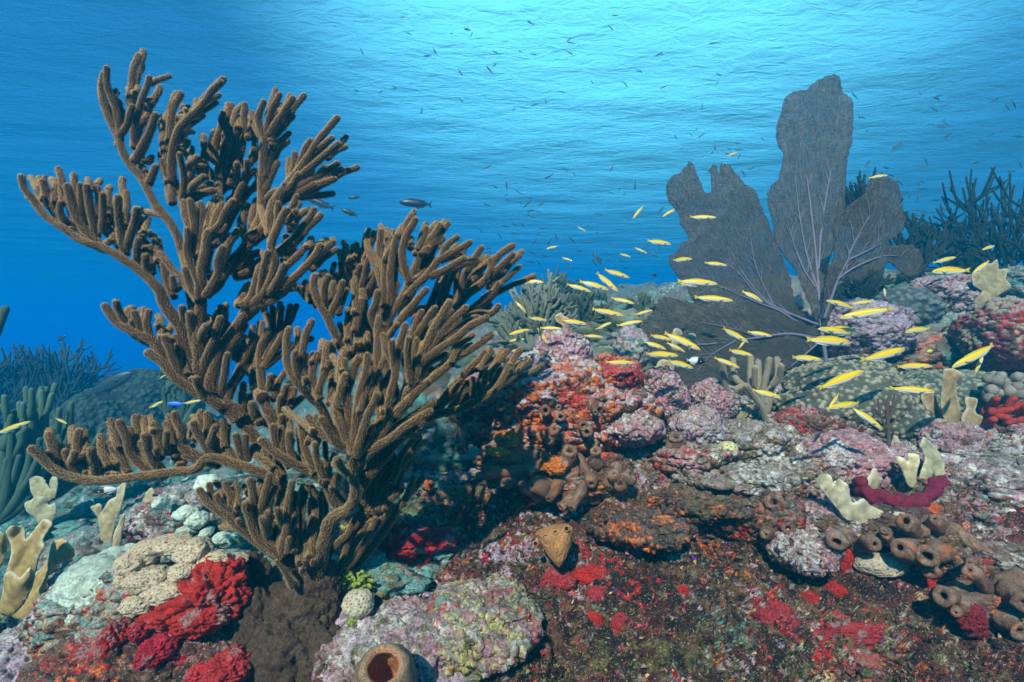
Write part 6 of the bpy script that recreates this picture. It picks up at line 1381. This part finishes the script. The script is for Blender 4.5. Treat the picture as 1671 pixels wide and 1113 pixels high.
# px, py, length px, heading (0 right, 180 left, positive up), depth, what singles it out
WR = [
 (866,460,42,-4,1.45,'yellow wrasse highest beside the right tips of the sea rod'),
 (970,466,50,-17,1.45,'wrasse with broad white belly, middle of the three at centre'),
 (991,461,46,-42,1.5,'steeply diving yellow wrasse between two level ones at centre'),
 (1007,447,44,-16,1.55,'yellow white wrasse highest of the central group over open water'),
 (945,470,42,-18,1.6,'greenish wrasse at the left end of the central group'),
 (1016,491,37,-15,1.6,'small yellow wrasse right above the long central wrasse'),
 (992,510,54,-12,1.4,'long yellow wrasse over the brown tan blade post'),
 (1051,510,31,14,1.7,'yellow wrasse tilting up at the left tip of the sea fan'),
 (1027,528,42,10,1.5,'yellow wrasse tilting up over the small lilac stump'),
 (878,521,31,-9,1.6,'small yellow wrasse before the green grey branching soft coral'),
 (938,526,42,-9,1.4,'yellow wrasse crossing the top of the brown tan blade post'),
 (899,536,34,-3,1.4,'level yellow wrasse left of the brown tan blade post'),
 (968,549,32,-5,1.4,'level yellow wrasse right of the pointed lilac rock'),
 (847,542,38,13,1.35,'yellow wrasse tilting up, upper of two by the lowest sea rod tips'),
 (844,555,28,190,1.35,'yellow wrasse facing left, lower of two by the lowest sea rod tips'),
 (885,548,30,-56,1.38,'olive yellow wrasse diving head down left of the lilac peak'),
 (850,501,27,-48,1.7,'dark yellow wrasse diving before the green grey soft coral'),
 (840,572,18,15,1.36,'little yellow wrasse just above the lilac rock shoulder'),
 (806,527,26,168,1.2,'yellow wrasse half hidden behind a sea rod finger'),
 (1013,592,48,-2,1.38,'level yellow wrasse in front of the crimson crusted rock'),
 (1079,579,60,-3,1.35,'large level yellow wrasse, lowest left of the dense cluster'),
 (1111,595,47,-15,1.33,'yellow wrasse lowest right of the dense cluster'),
 (1070,564,38,-19,1.45,'small wrasse at the left of the dense cluster'),
 (1078,551,38,-12,1.5,'uppermost small wrasse of the dense cluster'),
 (1113,557,62,-26,1.42,'large diving wrasse in the middle of the dense cluster'),
 (1104,567,34,-27,1.5,'short wrasse under the large diving one in the dense cluster'),
 (1113,424,37,7,1.8,'wrasse at the small left spur of the sea fan'),
 (1168,431,37,-8,1.8,'small wrasse alone on the left sea fan lobe under its notch'),
 (1139,461,64,-5,1.6,'large yellow wrasse over the left fan lobe, upper of a pair'),
 (1122,465,38,-5,1.75,'pale wrasse tucked behind the large one on the left fan lobe'),
 (1164,488,58,-7,1.6,'large white bellied wrasse between left and lower fan lobes'),
 (1229,484,38,-28,1.7,'green yellow wrasse diving over the middle of the sea fan'),
 (1199,547,50,-28,1.55,'diving yellow wrasse over the lower sea fan lobe'),
 (1211,562,20,50,1.6,'tiny yellow wrasse right beneath the diving one on the lower lobe'),
 (1240,545,37,-12,1.6,'yellow wrasse along the thick lower fan vein'),
 (1208,576,44,-13,1.5,'yellow wrasse above the pale small sea rod, level one'),
 (1186,592,42,-23,1.5,'yellow wrasse diving left of the pale small sea rod'),
 (1252,643,45,-16,1.42,'yellow wrasse crossing the pale small sea rod'),
 (1373,497,49,164,1.8,'yellow wrasse facing left, upper left of the pair on the fan foot'),
 (1407,494,36,6,1.85,'slim yellow wrasse just right of the fan foot'),
 (1411,512,72,191,1.65,'long wrasse facing left over the smooth purple rock'),
 (1365,541,68,173,1.6,'long wrasse facing left in front of the fan foot'),
 (1376,537,46,-8,1.72,'wrasse partly behind the long left facing one at the fan foot'),
 (1356,557,78,-4,1.55,'longest level wrasse just below the fan foot'),
 (1315,585,50,-5,1.55,'yellow wrasse between small sea rod and boulder coral top'),
 (1498,539,53,187,1.7,'yellow wrasse facing left before the dark shelf of rock'),
 (1445,579,80,13,1.45,'long wrasse rising right above the boulder coral'),
 (1490,598,59,1,1.55,'level yellow wrasse right of the long rising one'),
 (1373,620,92,17,1.15,'biggest yellow wrasse, rising in front of the boulder coral'),
 (1489,637,60,-4,1.4,'yellow wrasse left of the tall brown tan blade coral'),
 (1381,662,64,186,1.3,'level left facing wrasse low before the boulder coral'),
 (1360,656,36,232,1.38,'wrasse pointing down left, behind the low left facing one'),
 (1416,683,56,-38,1.3,'wrasse diving right, lowest over the boulder coral'),
 (1592,581,84,207,1.35,'big wrasse facing down left near the round red flanked rock'),
 (1598,594,34,250,1.42,'small wrasse pointing down behind the big down left one'),
 (1548,443,68,183,1.6,'large white bellied wrasse high before the dark bushes'),
 (1615,404,30,196,2.2,'yellow wrasse highest at the far right before dark soft coral'),
 (1600,437,34,222,2.1,'yellow wrasse touching the broad lobed tan blade coral'),
 (1543,424,36,14,2.4,'dim green wrasse above the large white bellied one at right'),
 (1147,355,40,-4,1.9,'yellow wrasse highest on the left sea fan lobe'),
 (1076,396,42,-6,1.9,'lone yellow wrasse in blue water left of the sea fan'),
 (1041,347,27,232,2.6,'thin olive wrasse pointing down left in blue water'),
 (1092,347,26,213,2.7,'dark green wrasse at the upper left edge of the sea fan'),
 (1195,252,21,20,2.9,'green wrasse in blue water above the left fan lobe'),
 (1434,288,30,7,2.6,'green wrasse above the right fan lobe'),
 (949,374,17,-26,3.4,'small green gold wrasse alone high over the centre gap'),
 (901,404,20,196,3.2,'small green wrasse right of the sea rod top, facing left'),
 (925,423,18,-22,3.4,'small green wrasse under the left facing green one'),
 (1020,417,20,-15,3.2,'small olive wrasse left of the crossing pair in blue water'),
 (1046,409,23,-25,3.0,'olive wrasse of a crossing pair in blue water, facing right'),
 (985,532,28,24,1.9,'green yellow wrasse tilting up behind the long central ones'),
 (22,698,48,22,1.5,'yellow green wrasse rising at the left edge over finger corals'),
 (100,687,26,-18,1.9,'olive wrasse before the green finger coral at left'),
 (104,722,17,14,2.2,'small green wrasse low before the left finger coral'),
 (256,660,26,25,2.0,'green wrasse left of the blue chromis'),
 (314,656,30,10,1.9,'green white wrasse right of the blue chromis'),
 (265,615,15,30,2.6,'small green wrasse above the faint green fingers'),
 (320,677,18,5,2.0,'green wrasse half hidden behind the low left sea rod arm'),
]
rf = random.Random(21); used = [False] * 3
for i, (a_, b_, L_, ang, d_, lb) in enumerate(WR):
    k = i % 3
    put_fish(protos[k], not used[k], a_, b_, d_, L_, ang, rf.uniform(-.30, .30), lb, 'wrasse', GROUP_Y, rf.uniform(.92, 1.12)); used[k] = True
# far, tiny ones: one mesh each
def tiny_proto(name, col, belly):
    mb = MB(); pr = np.array(WP); n = len(pr); ring = 8; a = np.arange(ring) / ring * 6.2832
    V = np.concatenate([np.stack([np.full(ring, x), (u_ - d_) / 2 * .6 * np.sin(a), (u_ + d_) / 2 + (u_ - d_) / 2 * np.cos(a)], 1) for x, u_, d_ in WP])
    i = np.arange(n * ring).reshape(n, ring); j = np.roll(i, -1, 1)
    mb.add(V, np.stack([i[:-1].ravel(), j[:-1].ravel(), j[1:].ravel(), i[1:].ravel()], 1), None, np.where((V[:, 2] > 0)[:, None], np.array([col]), np.array([belly])))
    tv = np.array([[-.39, .004, .0], [-.39, -.004, 0], [-.5, 0, .065], [-.46, 0, 0], [-.5, 0, -.065]])
    mb.add(tv, None, np.array([[0, 2, 3], [0, 3, 4], [1, 3, 2], [1, 4, 3]]), col)
    return mb.build(name, fishm)
TP = tiny_proto('distant_fish', (.030, .040, .022), (.07, .08, .06)); tfirst = True
ZONES = [((560, 10, 1180, 180), 42, 'tiny dark fish scattered under the bright glow of the water surface', 'tiny fish under the bright surface', (7, 14), (3.2, 6)),
 ((770, 270, 1085, 440), 85, 'tiny dim fish hanging in open water between sea rod and sea fan', 'tiny fish between sea rod and sea fan', (6, 15), (3.5, 7)),
 ((1395, 150, 1671, 400), 80, 'tiny dark fish scattered in blue water right of the tall fan lobe', 'tiny fish right of the sea fan', (8, 17), (3.2, 6)),
 ((1100, 190, 1260, 300), 24, 'tiny dark fish in the blue between the two tall fan lobes', 'tiny fish between the fan lobes', (7, 13), (3.2, 5)),
 ((860, 440, 1080, 480), 8, 'tiny dim fish low over the hazy ridge at centre', 'tiny fish low over the ridge', (6, 10), (4, 6))]
for (x0, y0, x1, y1), n, lb, gp, ls_, ds_ in ZONES:
    for k in range(n):
        an = rf.choice((rf.gauss(-10, 25), rf.gauss(190, 30), rf.uniform(0, 360)))
        put_fish(TP, tfirst, rf.uniform(x0, x1), rf.uniform(y0, y1), rf.uniform(*ds_), rf.uniform(*ls_) * 1.1, an, rf.uniform(-.6, .6), lb, 'fish', gp, 1., False); tfirst = False
# deep bodied dark fish
def dark_fish(name, label, cat, a_, b_, d_, L_, ang, col, belly, deep=1.5, yaw=.1, fork=.10, colf=None, finc=None):
    pr = [(x, u_ * deep, w_ * deep) if x > -.33 else (x, u_ * 1.0, w_ * 1.0) for x, u_, w_ in WP]
    T_ = [(-.39, .028), (-.44, .06), (-.52, .03 + fork), (-.47, .02), (-.455, 0), (-.47, -.02), (-.52, -.03 - fork), (-.44, -.06), (-.39, -.028)]
    D_ = [(.22, .080 * deep), (.14, .105 * deep), (-.08, .098 * deep), (-.30, .070 * deep), (-.32, .045 * deep), (0, .075 * deep)]
    A_ = [(0, -.076 * deep), (-.08, -.108 * deep), (-.28, -.070 * deep), (-.32, -.04 * deep), (-.1, -.062 * deep)]
    cf = colf or (lambda x, r: np.array(col) * sst(.0, .5, r) + np.array(belly) * (1 - sst(.0, .5, r)))
    fc_ = finc or (lambda nm, x, z: col)
    f_ = make_fish(name, pr, .5, cf, fc_, T_, D_, A_, W_P, (.40, .02 * deep, .016, .028 * deep, deep), 0.)
    return put_fish(f_, True, a_, b_, d_, L_, ang, yaw, label, cat)
NV = (.012, .014, .02)
dark_fish('creole_wrasse', 'dark blue fish with pale tail stalk right behind the upper sea rod', 'fish', 521, 331, 3.0, 50, 160, NV, (.05, .055, .07), 1.25)
dark_fish('creole_wrasse', 'small dark fish lowest of the trio behind the sea rod', 'fish', 570, 347, 3.3, 28, 158, NV, (.014, .015, .02), 1.6)
dark_fish('creole_wrasse', 'smallest dark fish, highest right of the trio behind the sea rod', 'fish', 578, 322, 3.6, 19, 190, NV, (.014, .015, .02), 1.7)
dark_fish('creole_wrasse', 'largest dark fork tailed fish alone above the right half of the sea rod', 'fish', 678, 332, 2.9, 52, 177, NV, (.014, .015, .02), 1.5)
dark_fish('reef_fish', 'round dark fish in open blue water at far left', 'fish', 100, 552, 4.0, 18, 30, (.03, .035, .05), (.08, .09, .11), 2.0)
dark_fish('parrotfish', 'big dark parrotfish hovering over the coral mound at left', 'fish', 178, 627, 3.0, 80, 28, (.03, .045, .05), (.05, .06, .06), 1.6, .15, .05)
dark_fish('reef_fish', 'dim grey fish nosing up in the blue over the ridge', 'fish', 976, 423, 3.4, 22, 125, (.05, .06, .06), (.1, .11, .11), 1.5)
dark_fish('reef_fish', 'tiny black fish left of the left sea fan spur', 'fish', 1068, 449, 3.2, 11, 170, (.02, .02, .02), (.03, .03, .03), 2.1)
bic = lambda x, r: np.array([.012, .012, .014]) if x > .02 + .08 * (r - .5) else np.array([.62, .62, .58])
dark_fish('damselfish', 'black and white damselfish before the lower sea fan lobe', 'damselfish', 1136, 589, 1.42, 34, -4, (.6, .6, .56), (.6, .6, .56), 2.0, .2, .06, bic)
bic2 = lambda x, r: np.array([.012, .012, .014]) if x > .0 and r > .22 else (np.array([.55, .22, .05]) if x > -.1 and r <= .3 else np.array([.62, .60, .56]))
dark_fish('damselfish', 'black and white damselfish with orange belly under the low left sea rod arm', 'damselfish', 172, 800, 1.55, 40, 186, (.6, .58, .54), (.5, .25, .1), 1.8, .2, .05, bic2)
blu = lambda x, r: np.array([.03, .16, .75]) * (1.2 if r > .3 else 1.0)
dark_fish('chromis', 'bright blue chromis before the dark coral mound at left', 'chromis', 287, 659, 1.7, 27, 178, (.03, .16, .75), (.05, .2, .75), 1.5, .1, .09, blu)
bas = lambda x, r: np.array([.13, .02, .42]) if x > .02 else np.array([.75, .50, .03])
basf = lambda nm, x, z: (.75, .50, .03) if x < -.05 else (.13, .02, .42)
for a_, b_, d_, L_, an, lb in [(836, 806, 1.20, 17, 168, 'purple and yellow basslet under the brown tube sponges'), (1133, 914, 1.13, 18, 112, 'purple and yellow basslet head up in the middle of the lower wall'), (998, 967, 1.05, 12, 20, 'tiny purple basslet between the square and star pink patches')]:
    p = hit(a_, b_, .7); dark_fish('basslet', lb, 'basslet', a_, b_, p.y - .035, L_, an, (.13, .02, .42), (.13, .02, .42), 1.7, .2, .04, bas, basf)
yd = lambda x, r: np.array([.80, .58, .03])
dark_fish('damselfish', 'tiny round yellow damselfish before the dark shelf of rock', 'damselfish', 1518, 573, 1.9, 13, 190, (.80, .58, .03), (.8, .6, .05), 2.3, .2, .04, yd, lambda nm, x, z: (.8, .58, .03))
dark_fish('damselfish', 'small pale yellow fish head up before dark corals right of the fan foot', 'damselfish', 1444, 478, 2.2, 15, 100, (.70, .60, .25), (.7, .65, .4), 1.7, .2, .05)
